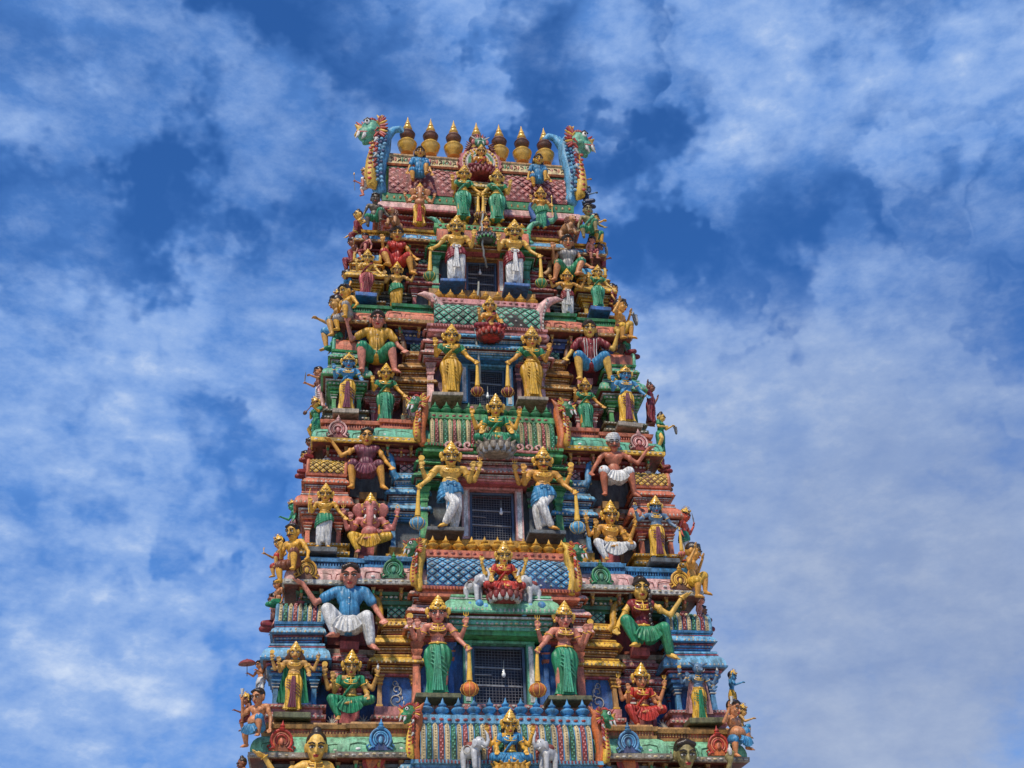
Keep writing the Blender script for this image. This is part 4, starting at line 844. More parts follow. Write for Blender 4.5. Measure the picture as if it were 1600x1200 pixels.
    # side faces: one stacked bay each
    for s in (-1, 1):
        g = MB(); xs = s*(X+.18); ym = (Y+1.4+yb)/2; a_, b_ = sorted((xs-s*.3, xs+s*.22)); hl = (yb-Y)*.16
        g.mould(a_, b_, ym-hl, ym+hl, [(Z(0), .06, T['base']), (Z(.46), .08, T['base'])]); g.box(a_, b_, ym-hl, ym+hl, Z(.46), Z(1.2), T['niche'])
        cornice(g, a_, b_, ym-hl, ym+hl, Z(1.2), Z(2.6), 3, T['outer'], reach=.12); g.build('side_bay', t)
        g = MB(); a_, b_ = sorted((xs-s*.5, xs+s*.16)); g.mould(a_, b_, yb-1.6, yb-.55, [(Z(0), .06, T['base']), (Z(.46), .08, T['base'])]); g.box(a_, b_, yb-1.6, yb-.55, Z(.46), Z(1.0), T['niche']); cornice(g, a_, b_, yb-1.6, yb-.55, Z(1.0), Z(2.4), 2, T['corner'], reach=.13); g.build('rear_pavilion', t)
    # horseshoe ornaments on the eave
    kc = {-1: [('red', 'orange', 'salmon'), ('blue', 'navy', 'skyblue')], 0: [('gold', 'brown', 'yellow'), ('green', 'darkgreen', 'mint')], 1: [('palepink', 'maroon', 'pink')], 2: [], 3: []}[k]
    for i, (c, c2, c3) in enumerate(kc):
        for s in (-1, 1): horseshoe('horseshoe_ornament', t, s*((X-.22 if k else X-.1) if i == 0 else 2.15*w+.15), (Y+.72-.40) if i == 0 else Y+.58-.40, Z(3.17), .50, .62, c, c2, c3)
for T in TIERS: make_tier(T)

# ------------------------------------------------------------------ crowning roof
top = MB()
top.box(-2.62, 2.62, 2.95, 4.2, 22.28, 23.0, 'navy')
top.mould(-2.85, 2.85, 2.72, 4.35, [(22.25, .12, 'maroon'), (22.32, .12, 'rose'), (22.36, .05, 'maroon'), (22.40, .05, 'maroon')])
top.mould(-2.72, 2.72, 2.72, 4.3, [(22.74, .02, 'pink'), (22.78, .05, 'palepink'), (22.80, -.02, 'maroon'), (22.90, -.02, 'rose'), (22.93, .06, 'rose'), (22.97, .07, 'maroon'), (22.98, .0, 'maroon'), (23.06, .0, 'rose'), (23.08, .12, 'rose'), (23.12, .13, 'maroon'), (23.13, .05, 'darkred'), (23.18, .05, 'darkred')]+kap(23.16, 23.62, .30, .08, 'palepink', 'rose')+[(23.63, .02, 'green'), (23.66, .08, 'green'), (23.92, .09, 'green'), (23.94, .05, 'leaf'), (24.0, .03, 'leaf')])
bead_row(top, -2.72, 2.72, 2.72, 4.3, 23.10, .14, .035, .022, 'pearl'); bead_row(top, -2.72, 2.72, 2.72, 4.3, 22.95, .08, .035, .02, 'pearl')
dentils(top, -2.72, 2.72, 2.72, 4.3, 22.82, 22.89, .0, 'rose')
bead_row(top, -2.72, 2.72, 2.72, 4.3, 23.79, .09, .035, .06, 'ochre', gap=.19)
for i in range(25):
    x = -2.6+i*5.2/24
    if abs(x) > .6: pilaster(top, x, .045, 2.80, 2.94, 22.36, 22.76, ('rose', 'ochre')[i % 2], 'pearl')
TOP = top.build('tier', tower); TOP.location = OFF
v = MB(); vault(v, -2.62, 2.62, 2.66, 23.98, 25.25, 1.7, 'maroon', 'net', ['pink', 'palepink', (.25, .24)], .08, q=.62, lift=.024)
v.build('roof_vault', TOP)
r = MB(); r.mould(-2.66, 2.66, 2.82, 3.9, [(24.98, .03, 'leaf'), (25.03, .05, 'leaf'), (25.05, .03, 'palegreen'), (25.09, .03, 'darkred'), (25.10, .08, 'orange'), (25.16, .11, 'pink'), (25.18, .09, 'cream'), (25.46, .05, 'cream'), (25.50, .09, 'ochre'), (25.56, .08, 'rose'), (25.60, .0, 'pink')])
for i in range(26):
    x = -2.55+i*.204; r.ell((x+.1, 2.738, 25.33), (.03, .012, .09), ('salmon', 'leaf', 'rose')[i % 3], (6, 4))
    if i % 3 == 2: r.tube([(x+.055*math.cos(a), 2.738, 25.32+.085*math.sin(a)) for a in [PI*j/5-.3 for j in range(8)]], .012, 'darkred', 5); r.ell((x, 2.745, 25.31), (.03, .012, .04), 'mint', (6, 4))
    else: r.tube([(x-.05, 2.738, 25.40), (x+.04, 2.738, 25.38), (x+.05, 2.738, 25.30), (x-.02, 2.738, 25.28), (x-.03, 2.738, 25.23)], .014, ('maroon', 'black')[i % 2], 5); r.ell((x+.03, 2.745, 25.24), (.025, .012, .02), 'yellow', (6, 4))
r.build('roof_ridge', TOP)
# pots on the ridge
def pot():
    m = MB(); c = 'copper'
    m.lathe((0, 0, 0), [(.17, 0), (.19, .03), (.15, .06), (.16, .09), (.235, .17), (.262, .26), (.270, .33), (.285, .345), (.285, .365), (.262, .38), (.235, .43), (.17, .49), (.125, .52), (.125, .55, 'brown'), (.19, .60, 'brown'), (.215, .67, 'brown'), (.215, .72, 'brown'), (.228, .735, 'brown'), (.215, .755, 'brown'), (.19, .81, 'brown'), (.13, .87), (.115, .90), (.135, .92), (.135, .96), (.115, .975), (.118, 1.01), (.10, 1.05), (.07, 1.08), (.088, 1.10), (.084, 1.13), (.05, 1.22), (.02, 1.34), (.004, 1.42)], c, 24)
    return m.mesh('pot_finial', ang=50)
pm = pot(); names = ['leftmost of the seven golden pot finials beside the left beaked head', 'second pot finial from the left end of the roof ridge', 'third pot finial from left just before the central face ornament', 'middle pot finial half hidden behind the crowned face ornament', 'fifth pot finial just right of the central face ornament', 'sixth pot finial above the small seated figure on the right', 'rightmost of the seven golden pot finials beside the right beaked head']
for i in range(7):
    o = bpy.data.objects.new('pot_finial', pm); col.objects.link(o); o.location = (-2.10+i*.70, 2.98, 25.76); o.scale = (1.05, 1.05, 1.06)
    tag(o, names[i], 'finial', 'golden pot finials on the roof ridge')

# ------------------------------------------------------------------ mythical beast heads with curled crests
def beast(name, label, x, y, z0, z1, s, body, face, crest, beak, mane, w=1.0, belly=None, cat='statue', horn=True, tail=True, group=None):
    root = empty(name, (x, y, z0)); h = z1-z0; S = lambda a, b, c: (s*a*h*w, b*h*w, c*h)
    g = MB()
    for (a, b) in zip([(-.02, 0, 0), (.03, 0, .2), (.02, .02, .42), (-.03, .02, .62), (-.05, 0, .76)], [(.03, 0, .2), (.02, .02, .42), (-.03, .02, .62), (-.05, 0, .76), (.0, -.02, .86)]):
        g.cap(S(*a), S(*b), (.075+.045*math.sin(min(1, a[2]/.8)*PI*.8+.3))*h*w, (.075+.045*math.sin(min(1, b[2]/.8)*PI*.8+.3))*h*w, body, (12, 8))
    if tail: g.cap(S(-.08, .05, .82), S(-.16, .05, .93), .070*h*w, .050*h*w, body); g.cap(S(-.16, .05, .93), S(-.25, .05, .955), .050*h*w, .045*h*w, body); g.cap(S(-.25, .05, .955), S(-.31, .05, .90), .045*h*w, .035*h*w, body); g.cap(S(-.05, .06, .82), S(-.10, .06, .97), .06*h*w, .01*h*w, body)
    else: g.cap(S(-.04, .0, .84), S(-.16, .0, 1.0), .08*h*w, .015*h*w, beak)
    sculpt(g, 'body', root, .018*max(.6, h/2), 2); g = MB()
    for i in range(15 if tail else 0):
        for j in range(3):
            z_ = .05+.052*i; g.ell(S(-.045+.05*j+.03*math.sin(z_*6), -.135-.02*math.sin(z_*4), z_+.02*(j % 2)), (.026*h*w, .014*h*w, .022*h), ('skyblue', 'paleblue', 'navy')[(i+j) % 3], (6, 4))
    if tail: g.build('scales', root)
    g = MB(); g.ell(S(.12, -.06, .80), (.145*h*w, .13*h*w, .135*h), face, (16, 10)); g.ell(S(.19, -.07, .74), (.115*h*w, .10*h*w, .095*h), face, (12, 8)); g.cap(S(.10, -.06, .68), S(.20, -.07, .62), .055*h*w, .035*h*w, face); g.ell(S(.17, -.15, .83), (.045*h*w,)*3, face); g.ell(S(.13, -.15, .74), (.05*h*w,)*3, face)
    sculpt(g, 'head', root, .014*max(.6, h/2), 1)
    g = MB(); g.cap(S(.25, -.07, .80), S(.33, -.07, .87), .055*h*w, .010*h*w, beak); g.cap(S(.25, -.07, .79), S(.31, -.07, .72), .06*h*w, .030*h*w, beak)
    if horn: g.tube([S(.02, -.12, .84), S(.01, -.12, .93), S(.06, -.12, 1.0)], [.035*h*w, .028*h*w, .006*h*w], beak, 8)
    g.build('beak', root)
    g = MB()
    for i in range(7): a = i/6; g.ell(S(.04+.16*a, -.05-.02*math.sin(a*PI), .895+.045*math.sin(a*PI)), (.035*h*w, .05*h*w, .045*h), crest, (8, 4))
    for i in range(6): g.cap(S(.0+.05*i, -.03, .88), S(-.03+.07*i, -.02, .985-.012*abs(i-2)), .030*h*w, .008*h*w, crest if i % 2 else mane)
    for i in range(12): a = -PI*.35+PI*1.2*i/11; g.cap(S(.02-.02*math.cos(a), -.14, .80+.10*math.sin(a)), S(-.01-.07*math.cos(a), -.17, .80+.16*math.sin(a)), .028*h*w, .010*h*w, (crest, mane, beak)[i % 3])
    g.build('crest', root)
    g = MB()
    for i in range(8): g.tube([S(.075+.004*i, -.12, .82-.075*i), S(.045, -.155, .78-.075*i), S(.085, -.16, .73-.075*i)], [.018*h*w, .024*h*w, .010*h*w], 'white' if i % 3 == 2 else crest, 7)
    for i in range(9): g.tube([S(.02+.006*i, -.115-.004*i, .80-.04*i), S(.05, -.135, .77-.045*i), S(.04, -.12, .70-.045*i)], [.02*h*w, .026*h*w, .012*h*w], mane, 7)
    g.build('mane', root)
    g = MB(); g.ell(S(.18, -.185, .845), (.032*h*w, .018*h*w, .036*h), 'eyewhite', (10, 6)); g.ell(S(.185, -.20, .845), (.016*h*w, .010*h*w, .018*h), 'black', (10, 6)); g.tube([S(.13, -.185, .865), S(.18, -.195, .89), S(.23, -.175, .86)], .010*h*w, 'black', 6)
    g.build('eye', root)
    g = MB()
    for a, b in ((.20, .04), (.28, .03)): g.tube([S(a, -.13, .72), S(a+.015, -.145, .66), S(a+.04, -.14, .62)], [b*h*w*.8, b*h*w*.6, .004*h], 'white', 8)
    g.tube([S(.10, -.14, .735), S(.20, -.155, .715), S(.31, -.13, .73)], .014*h*w, 'rose', 6)
    g.build('teeth', root)
    if belly:
        g = MB(); g.tube([S(.04, -.08, -.03), S(.08, -.09, .02), S(.11, -.10, .15), S(.11, -.10, .35), S(.09, -.10, .52), S(.10, -.09, .66)], [.01*h*w, .07*h*w, .08*h*w, .065*h*w, .045*h*w, .01*h*w], belly, 12)
        for i in range(8): g.ell(S(.12, -.168, .06+.07*i), (.03*h*w, .014*h*w, .018*h), crest, (6, 4))
        g.build('chest_plate', root)
    tag(root, label, cat, group); return root
def at_beast(name, label, px0, py0, px1, py1, Y, s, *a, **k):
    x0, za = P(px0, py0, Y); x1, zb = P(px1, py1, Y); return beast(name, label, (x0+x1)/2, Y, za, zb, s, *a, **k)
at_beast('beaked_beast', 'large blue crested beast head with yellow horn-like beak at the left roof end', 597, 300, 590, 190, 2.75, -1, 'skyblue', 'mint', 'red', 'yellow', 'rose', .85, 'yellow')
at_beast('beaked_beast', 'large blue crested beast head with yellow beak at the right roof end', 892, 315, 889, 207, 2.75, 1, 'skyblue', 'mint', 'red', 'yellow', 'rose', .85, 'yellow')

# ------------------------------------------------------------------ lower tower, ground
def tower_base():
    g = MB(); 
    g.mould(-5.3, 5.3, -1.0, 9.2, [(0, .25, 'stone'), (.35, .25, 'stone'), (.35, .1, 'stone'), (.7, .1, 'stone'), (.75, .2, 'stone'), (.9, .2, 'stone'), (.9, 0, 'stone'), (3.2, 0, 'stone'), (3.25, .12, 'stone'), (3.4, .14, 'stone'), (3.4, .3, 'salmon'), (3.5, .42, 'salmon'), (3.75, .38, 'salmon'), (4.0, .15, 'salmon'), (4.02, .2, 'gold'), (4.21, .2, 'gold')])
    for i in range(12):
        x = -4.95+.9*i
        if abs(x) > 1.6: pilaster(g, x, .12, -1.18, -.99, .9, 3.2, 'stone', 'stone')
    g.box(-1.3, -1.05, -1.25, -.9, .0, 3.15, 'stone'); g.box(1.05, 1.3, -1.25, -.9, .0, 3.15, 'stone'); g.box(-1.3, 1.3, -1.26, -.9, 2.8, 3.18, 'stone')
    b = g.build('gateway_storey', tower); b.location = OFF
    g = MB(); g.box(-1.05, 0, -1.14, -1.02, .05, 2.79, 'brown'); g.box(.004, 1.05, -1.14, -1.02, .05, 2.79, 'brown')
    for sx in (-1, 1):
        for i in range(5):
            for j in range(2): g.ell((sx*(.27+.5*j), -1.15, .4+.5*i), (.05, .03, .05), 'gold')
    g.build('gateway_door', b)
tower_base()
g = MB(); g.box(-1500, 1500, -1500, 1500, -.5, 0, 'ground'); tag(g.build('ground'), kind='structure')
g = MB(); g.box(-14, 14, -40, 16, .0, .004, 'paving'); tag(g.build('forecourt_paving'), kind='structure')
# ------------------------------------------------------------------ statues
D2 = math.radians
def lotus_seat(c1='maroon', c2='pink', low=-.15, r=.21):
    def fn(root, hands, H, pz):
        g = MB(); n = 14
        g.lathe((0, -.06, low), [(r*.62, 0), (r*.80, .02), (r*.70, .05), (r*.95, .10), (r*1.05, .14), (r*.9, .155)], c1, 24)
        for ring, (zz, rr, ph) in enumerate(((.085, .98, 0), (.05, .86, .5))):
            for i in range(n):
                a = 2*PI*(i+ph)/n; g.ell((r*rr*math.cos(a), -.06+r*rr*math.sin(a), low+zz), (.045, .045, .060), (c1, c2)[ring], (8, 4))
        for i in range(n): a = 2*PI*i/n; g.cap((r*.95*math.cos(a), -.06+r*.95*math.sin(a), low+.12), (r*1.22*math.cos(a), -.06+r*1.22*math.sin(a), low+.165), .034, .012, c1, (8, 4))
        g.build('lotus_seat', root)
    return fn
def sym(fn):
    fn(-1); fn(1)
T4 = ('back', 'back')
# guardians either side of each window
G = 'guardian statues beside the tower windows'
figure('guardian_statue', 'four-armed bare-chested guardian woman in green wrap with orange mace left of the lowest full window', (683,1087,685,935,-.04), 'stand', ('bless','mace'), 'skin_rose', ('skirt','c_green','c_mint'), ('bra','c_brown'), sex='f', backarms=T4, props=(('mace',1,'orange',.062),('disc',2),('trident',3)), group=G)
figure('guardian_statue', 'four-armed bare-chested guardian woman in green wrap with orange mace right of the lowest full window', (884,1090,878,942,-.04), 'stand', ('mace','bless'), 'skin_rose', ('skirt','c_green','c_mint'), ('bra','c_brown'), sex='f', backarms=T4, props=(('mace',0,'orange',.062),('trident',2),('disc',3)), group=G)
figure('guardian_statue', 'golden moustached guardian with blue sash and crossed legs left of second window from below', (703,829,703,697,.56), 'crossed', ('mace','bless'), 'skin_gold', ('dhoti','c_white','c_blue','c_blue'), mous=True, mir=False, backarms=T4, props=(('mace',0,'skyblue',.058),('disc',2),('trident',3)), group=G)
figure('guardian_statue', 'golden moustached guardian with blue sash and crossed legs right of second window from below', (852,833,845,703,.56), 'crossed', ('mace','bless'), 'skin_gold', ('dhoti','c_white','c_blue','c_blue'), mous=True, mir=True, backarms=T4, props=(('mace',0,'skyblue',.058),('trident',2),('disc',3)), group=G)
figure('guardian_statue', 'guardian woman in golden sari leaning on maroon striped mace left of third window from below', (704,619,704,513,1.16), 'stand', ('bless','mace'), 'skin_gold', ('skirt','c_gold','c_yellow'), ('blouse','c_green','c_gold'), sex='f', props=(('mace',1,'maroon',.055),), group=G)
figure('guardian_statue', 'guardian woman in golden sari leaning on maroon striped mace right of third window from below', (831,625,829,516,1.16), 'stand', ('bless','mace'), 'skin_gold', ('skirt','c_gold','c_yellow'), ('blouse','c_green','c_gold'), sex='f', mir=True, props=(('mace',1,'maroon',.055),), group=G)
figure('guardian_statue', 'golden moustached guardian in maroon and white dhoti with green mace left of the topmost window', (712,443,713,345,1.76), 'stand', ('mace','bless'), 'skin_gold', ('dhoti','c_white','c_maroon','c_white'), mous=True, props=(('mace',0,'green',.055),), group=G)
figure('guardian_statue', 'golden moustached guardian in maroon and white dhoti with green mace right of the topmost window', (803,449,802,352,1.76), 'stand', ('mace','bless'), 'skin_gold', ('dhoti','c_white','c_maroon','c_white'), mous=True, mir=True, props=(('mace',0,'green',.055),), group=G)
figure('guardian_statue', 'guardian in green sari with brown mace left under the crowning arch', (722,341,725,266,2.05), 'stand', ('bless','mace'), 'skin_gold', ('skirt','c_mint','c_green'), ('blouse','c_green','c_mint'), sex='f', props=(('mace',1,'brown',.045),), group=G)
figure('guardian_statue', 'guardian in green sari with brown mace right under the crowning arch', (779,346,774,270,2.05), 'stand', ('bless','mace'), 'skin_gold', ('skirt','c_mint','c_green'), ('blouse','c_green','c_mint'), sex='f', mir=True, props=(('mace',1,'brown',.045),), group=G)
# goddesses on lotus seats in front of the barrel roofs
S = 'goddesses seated before the barrel roofs'
HH = ('hold', 'hold')
figure('seated_goddess', 'seated goddess in blue sari on golden lotus between elephants at bottom of photo', (797,1216,795,1108,-.74), 'lotus', ('give','give'), 'skin_gold', ('legs','c_blue','c_blue','c_blue'), ('blouse','c_blue','c_blue'), sex='f', backarms=HH, props=(('flower',2,'darkred'),('flower',3,'darkred')), seat=-.16, extra=lotus_seat('gold','ochre'), group=S)
figure('seated_goddess', 'seated goddess in red sari on dark red lotus between two white elephants', (787,946,786,849,-.12), 'lotus', ('give','give'), 'skin_gold', ('legs','c_red','c_red','c_red'), ('blouse','c_red','c_red'), sex='f', backarms=HH, props=(('flower',2,'red'),('flower',3,'red')), seat=-.16, extra=lotus_seat('maroon','pearl'), group=S)
figure('seated_goddess', 'seated goddess in green sari on grey lotus before the striped barrel roof', (775,716,774,621,.46), 'lotus', ('give','give'), 'skin_gold', ('legs','c_green','c_green','c_green'), ('blouse','c_green','c_green'), sex='f', backarms=HH, props=(('flower',2,'pink'),('flower',3,'pink')), seat=-.16, extra=lotus_seat('stone','grey'), group=S)
figure('seated_goddess', 'seated goddess in maroon on red lotus before the green diamond barrel roof', (766,533,764,466,1.08), 'lotus', ('bless','give'), 'skin_gold', ('legs','c_maroon'), ('sari','c_maroon'), sex='f', seat=-.16, extra=lotus_seat('red','darkred'), group=S)
figure('seated_goddess', 'small seated figure in black on dark lotus above the topmost window', (759,379,759,341,1.70), 'lotus', ('down','down'), 'skin_tan', ('legs','c_black'), ('sari','c_black'), seat=-.16, extra=lotus_seat('slate','leaf',r=.27), group=S)
figure('seated_goddess', 'small golden goddess on red lotus inside the crowning arch', (751,279,751,230,2.28), 'lotus', ('bless','give'), 'skin_gold', ('legs','c_maroon'), ('sari','c_red'), sex='f', seat=-.16, extra=lotus_seat('maroon','rose',r=.25), group=S)
# seated four armed deities in the recesses
S = 'deities in the side recesses'
figure('seated_deity', 'four-armed goddess in green sari sitting in lower left blue recess', (545,1128,550,1018,.30), 'lalita', ('bless','give'), 'skin_ochre', ('legs','c_green','c_green','c_green'), ('blouse','c_green','c_green'), sex='f', backarms=HH, props=(('disc',2),('conch',3)), group=S)
figure('seated_deity', 'four-armed goddess in red sari sitting in lower right blue recess', (1005,1140,998,1037,.30), 'lalita', ('bless','give'), 'skin_tan', ('legs','c_red','c_red','c_red'), ('blouse','c_red','c_red'), sex='f', backarms=HH, props=(('trident',2),('trident',3)), group=S)
figure('elephant_headed_deity', 'pink elephant-headed deity in gold cloth sitting in left recess', (577,871,580,774,.90), 'lalita', ('bless','lap'), 'skin_pink', ('legs','c_yellow','c_yellow','c_gold'), head='elephant', hair=None, belly=.05, build=1.15, hs=1.35, backarms=HH, props=(('trident',2),('loop',3,'jewel')), group=S)
figure('seated_deity', 'four-armed bare-chested deity in white dhoti sitting in right recess with tridents', (953,883,952,786,.90), 'lalita', ('bless','give'), 'skin_gold', ('legs','c_white','c_white','c_white'), backarms=HH, props=(('trident',2),('trident',3)), group=S)
figure('standing_deity', 'small goddess in dark green sari standing in left recess', (601,661,603,573,1.50), 'stand', ('bless','out'), 'skin_gold', ('skirt','c_green','c_mint'), ('blouse','c_green','c_green'), sex='f', group=S)
figure('standing_deity', 'small goddess in dark green sari standing in right recess', (914,673,914,594,1.50), 'stand', ('bless','out'), 'skin_gold', ('skirt','c_green','c_mint'), ('blouse','c_green','c_green'), sex='f', group=S)
figure('standing_deity', 'small bare-chested deity in green and cream dhoti standing below woman in red', (620,482,619,413,2.05), 'stand', ('bless','hold'), 'skin_ochre', ('dhoti','c_gold','c_green'), group=S)
figure('standing_deity', 'small bare-chested deity in maroon and white dhoti below man in grey vest', (886,494,885,425,2.05), 'stand', ('hold','hold'), 'skin_gold', ('dhoti','c_white','c_maroon','c_white'), group=S)
# larger seated people above the recesses
S = 'large seated people above the recesses'
figure('seated_man', 'man in blue shirt and white wrap sitting with one palm raised under pink eave', (556,1020,537,883,.42), 'stride', ('raised','knee'), 'skin_rose', ('legs','c_white','c_white','c_white'), ('shirt','c_blue'), crown=None, hair='short', jewel=False, group=S, rz=-.08)
figure('seated_woman', 'woman in red bodice and green skirt with long plait raising one hand under pink eave', (1000,1034,1004,904,.42), 'stride', ('knee','raised'), 'skin_gold', ('legs','c_green','c_green','c_green'), ('tank','c_maroon'), sex='f', crown=None, mir=False, group=S,
   extra=lambda root, hands, H, pz: (lambda g: ([g.ell((.055+.006*math.sin(i*2), -.10-.02*(i < 5), pz+.36-.042*i), (.018, .018, .024), 'hair', (8, 4)) for i in range(10)], g.build('plait', root)))(MB()))
figure('seated_man', 'man in maroon toga sitting with one hand raised left of striped barrel roof', (577,772,568,672,1.02), 'spread', ('raised','knee'), 'skin_gold', ('shorts','c_plum','c_plum','c_plum'), ('tank','c_plum','c_plum'), crown=None, hair='short', jewel=False, group=S)
figure('seated_man', 'bare-chested moustached man in white turban and white dhoti raising one palm', (955,782,960,683,1.02), 'spread', ('knee','raised'), 'skin_terracotta', ('shorts','c_white','c_white','c_white'), crown='turban', hair=None, mous=True, hs=1.2, jewel=False, group=S)
figure('seated_man', 'man in gold buttoned shirt and green shorts sitting with hand up', (590,592,588,491,1.62), 'spread', ('hold','knee'), 'skin_rose', ('shorts','c_green'), ('shirt','c_gold'), crown=None, jewel=False, props=(('flower',0,'darkred'),), group=S)
figure('seated_woman', 'person in maroon striped shirt and blue shorts holding dark red flower', (921,603,921,508,1.62), 'spread', ('knee','hold'), 'skin_gold', ('shorts','c_blue'), ('shirt','c_maroon','white'), crown=None, jewel=False, props=(('flower',1,'darkred'),), group=S)
figure('seated_woman', 'woman in dark red dress with long black hair seated near the tower top', (622,436,617,361,2.22), 'stride', ('bless','knee'), 'skin_gold', ('shorts','c_red'), ('tank','c_red'), sex='f', crown=None, jewel=False, group=S)
figure('seated_man', 'long-haired man in grey vest seated with one hand raised near the tower top', (885,448,887,374,2.22), 'stride', ('knee','bless'), 'skin_tan', ('shorts','c_green'), ('tank','c_grey'), crown=None, jewel=False, mir=True, group=S)
figure('seated_woman', 'black-haired woman with pink bodice raising one hand at bottom left edge of photo', (494,1322,487,1138,-.20), 'spread', ('raised','knee'), 'skin_gold', ('legs','c_green'), ('bra','c_pink'), sex='f', crown=None, hair='bun', group=S)
figure('seated_man', 'pale brown man with short dark hair seated at bottom right edge of photo', (1070,1336,1075,1157,-.20), 'spread', ('knee','hold'), 'skin_olive', ('legs','c_white'), crown=None, hair='short', jewel=False, props=(('conch',1),), group=S)
# standing deities on the ledges of the corner pavilions
S = 'deities standing before the corner pavilions'
figure('corner_deity', 'four-armed lion-faced deity with green cape before the lower left blue pavilion', (460,1111,459,1004,.02), 'stand', ('bless','give'), 'skin_ochre', ('skirt','c_yellow','c_plum'), head='lion', hair=None, haircol='brown', cape='c_green', backarms=HH, props=(('disc',2),('conch',3)), group=S)
figure('corner_deity', 'four-armed boar-headed blue deity with pink cape before the lower right blue pavilion', (1092,1127,1088,1037,.02), 'stand', ('bless','give'), 'skin_slate', ('skirt','c_yellow','c_green'), head='boar', hair=None, crown=None, cape='c_pink', backarms=HH, props=(('disc',2),('conch',3)), group=S)
figure('corner_deity', 'golden deity in green and white dhoti before the left salmon pavilion', (507,856,508,759,.62), 'stand', ('bless','out'), 'skin_gold', ('dhoti','c_white','c_green'), props=(('bow',0),), group=S)
figure('corner_deity', 'dark blue deity in gold dhoti with pale mace before the right salmon pavilion', (1027,872,1023,778,.62), 'stand', ('hold','mace'), 'skin_slate', ('skirt','c_yellow','c_plum'), props=(('loop',0),('mace',1,'rose',.042)), group=S)
figure('corner_deity', 'blue-skinned deity in gold and purple cloth before the left green pavilion', (543,644,544,557,1.22), 'stand', ('bless','give'), 'skin_blue', ('skirt','c_yellow','c_plum'), ('sari','c_blue'), crown='small', group=S)
figure('corner_deity', 'blue-skinned deity with lowered arm in gold and purple cloth before the right green pavilion', (980,662,975,576,1.22), 'stand', ('bless','out'), 'skin_blue', ('skirt','c_yellow','c_plum'), ('sari','c_blue'), crown='small', group=S)
figure('corner_deity', 'goddess in rose sari before the upper left yellow pavilion', (573,464,573,395,1.82), 'stand', ('bless','out'), 'skin_gold', ('skirt','c_rose','c_maroon'), ('sari','c_maroon'), sex='f', group=S)
figure('corner_deity', 'goddess in green sari before the upper right yellow pavilion', (935,481,932,418,1.82), 'stand', ('bless','out'), 'skin_gold', ('skirt','c_mint','c_green'), ('blouse','c_green','c_green'), sex='f', group=S)
# roof figures
figure('elephant_headed_deity', 'orange elephant-headed deity standing on blue block below the left roof eave', (656,352,655,291,2.12), 'stand', ('give','give'), 'skin_tan', ('skirt','c_yellow','c_red'), head='elephant', hair=None, belly=.03, hs=1.25, backarms=T4)
def peacock(root, hands, H, pz):
    g = MB(); g.tube([(-.10, .05, .30), (-.18, .02, .42), (-.24, -.02, .56), (-.21, -.05, .66), (-.17, -.07, .66)], [.10, .06, .035, .03, .012], 'royal', 10); g.ell((.0, .10, .26), (.22, .12, .13), 'royal', (12, 8)); g.build('peacock', root)
    g = MB(); g.tube([(.1, .1, .3), (.24, .08, .28), (.32, .05, .38), (.30, .0, .5)], [.08, .07, .05, .02], 'mint', 8); g.build('peacock_tail', root)
figure('spear_deity', 'golden deity with spear in front of a blue peacock below the right roof eave', (846,357,843,297,2.12), 'stand', ('bless','give'), 'skin_gold', ('dhoti','c_mint','c_green'), props=(('staff',1,'jewel'),), extra=peacock)
figure('seated_boy', 'small seated figure in blue garment on the lattice roof, left one', (656,289,655,234,2.42), 'squat', ('down','down'), 'skin_gold', ('shorts','c_blue'), ('shirt','c_blue'), crown=None, jewel=False, group='small seated figures on the roof')
figure('seated_boy', 'small seated figure in blue garment on the lattice roof, right one', (841,297,840,246,2.42), 'squat', ('down','down'), 'skin_gold', ('shorts','c_blue'), ('shirt','c_blue'), crown=None, jewel=False, group='small seated figures on the roof')
figure('lion_rider', 'dark olive seated boy leaning beside the left maned lion', (588,360,582,307,1.95), 'squat', ('down','knee'), 'skin_dark', ('shorts','c_green'), crown=None, hair='short', jewel=False)
figure('lion_rider', 'green-draped seated figure beside the right maned lion', (917,377,920,324,1.95), 'squat', ('down','knee'), 'skin_olive', ('shorts','c_green'), ('sari','c_mint'), crown=None, hair='short', jewel=False)
# figures along the left edge, seen from the side
E1 = 'small figures along the tower edges'
def L(label, at, pose, arms, skin, lower=None, upper=None, rz=-80, **k):
    o = figure('edge_figure', label, at, pose, arms, skin, lower, upper, rz=D2(rz), group=E1, jewel=k.pop('jewel', False), **k)
    if pose != 'stand': o.location.x -= math.copysign(.07, rz)*o.scale.z
    return o
L('pink squatting guard with spear beside the blue crest at top left', (571,302,571,262,2.9), 'squat', ('fwd','knee'), 'skin_rose', ('shorts','c_white'), crown='small', props=(('staff',0,'slate'),))
L('gold crouching figure with dark red trousers at upper left edge', (558,378,557,328,2.5), 'squat', ('knee','knee'), 'skin_gold', ('legs','c_maroon'), crown=None, hair='bun', rz=-60)
L('maroon figure hanging below the upper left corner', (549,420,551,372,2.5), 'spread', ('down','down'), 'skin_brown', ('legs','c_maroon'), crown=None, rz=-70)
L('small woman in blue looking left beside the yellow pavilion', (541,462,541,422,2.3), 'kneel', ('down','down'), 'skin_gold', ('legs','c_blue'), ('shirt','c_blue'), sex='f', crown=None)
L('golden seated man in grey shorts with head bowed at left edge', (541,516,534,448,1.45), 'squat', ('fold','knee'), 'skin_gold', ('shorts','c_grey'), crown=None, hair='short', rz=-45)
L('small crouching figure with raised foot left of the golden man', (523,540,521,462,2.1), 'spread', ('fwd','knee'), 'skin_ochre', ('shorts','c_blue'), crown=None, hair='short')
L('brown robed figure with axe standing at left edge beside green pavilion', (505,642,503,574,2.4), 'stand', ('fwd','fwd'), 'skin_tan', ('skirt','c_pink','c_white'), ('shirt','c_brown'), crown=None, hair='short', props=(('sword',0),))
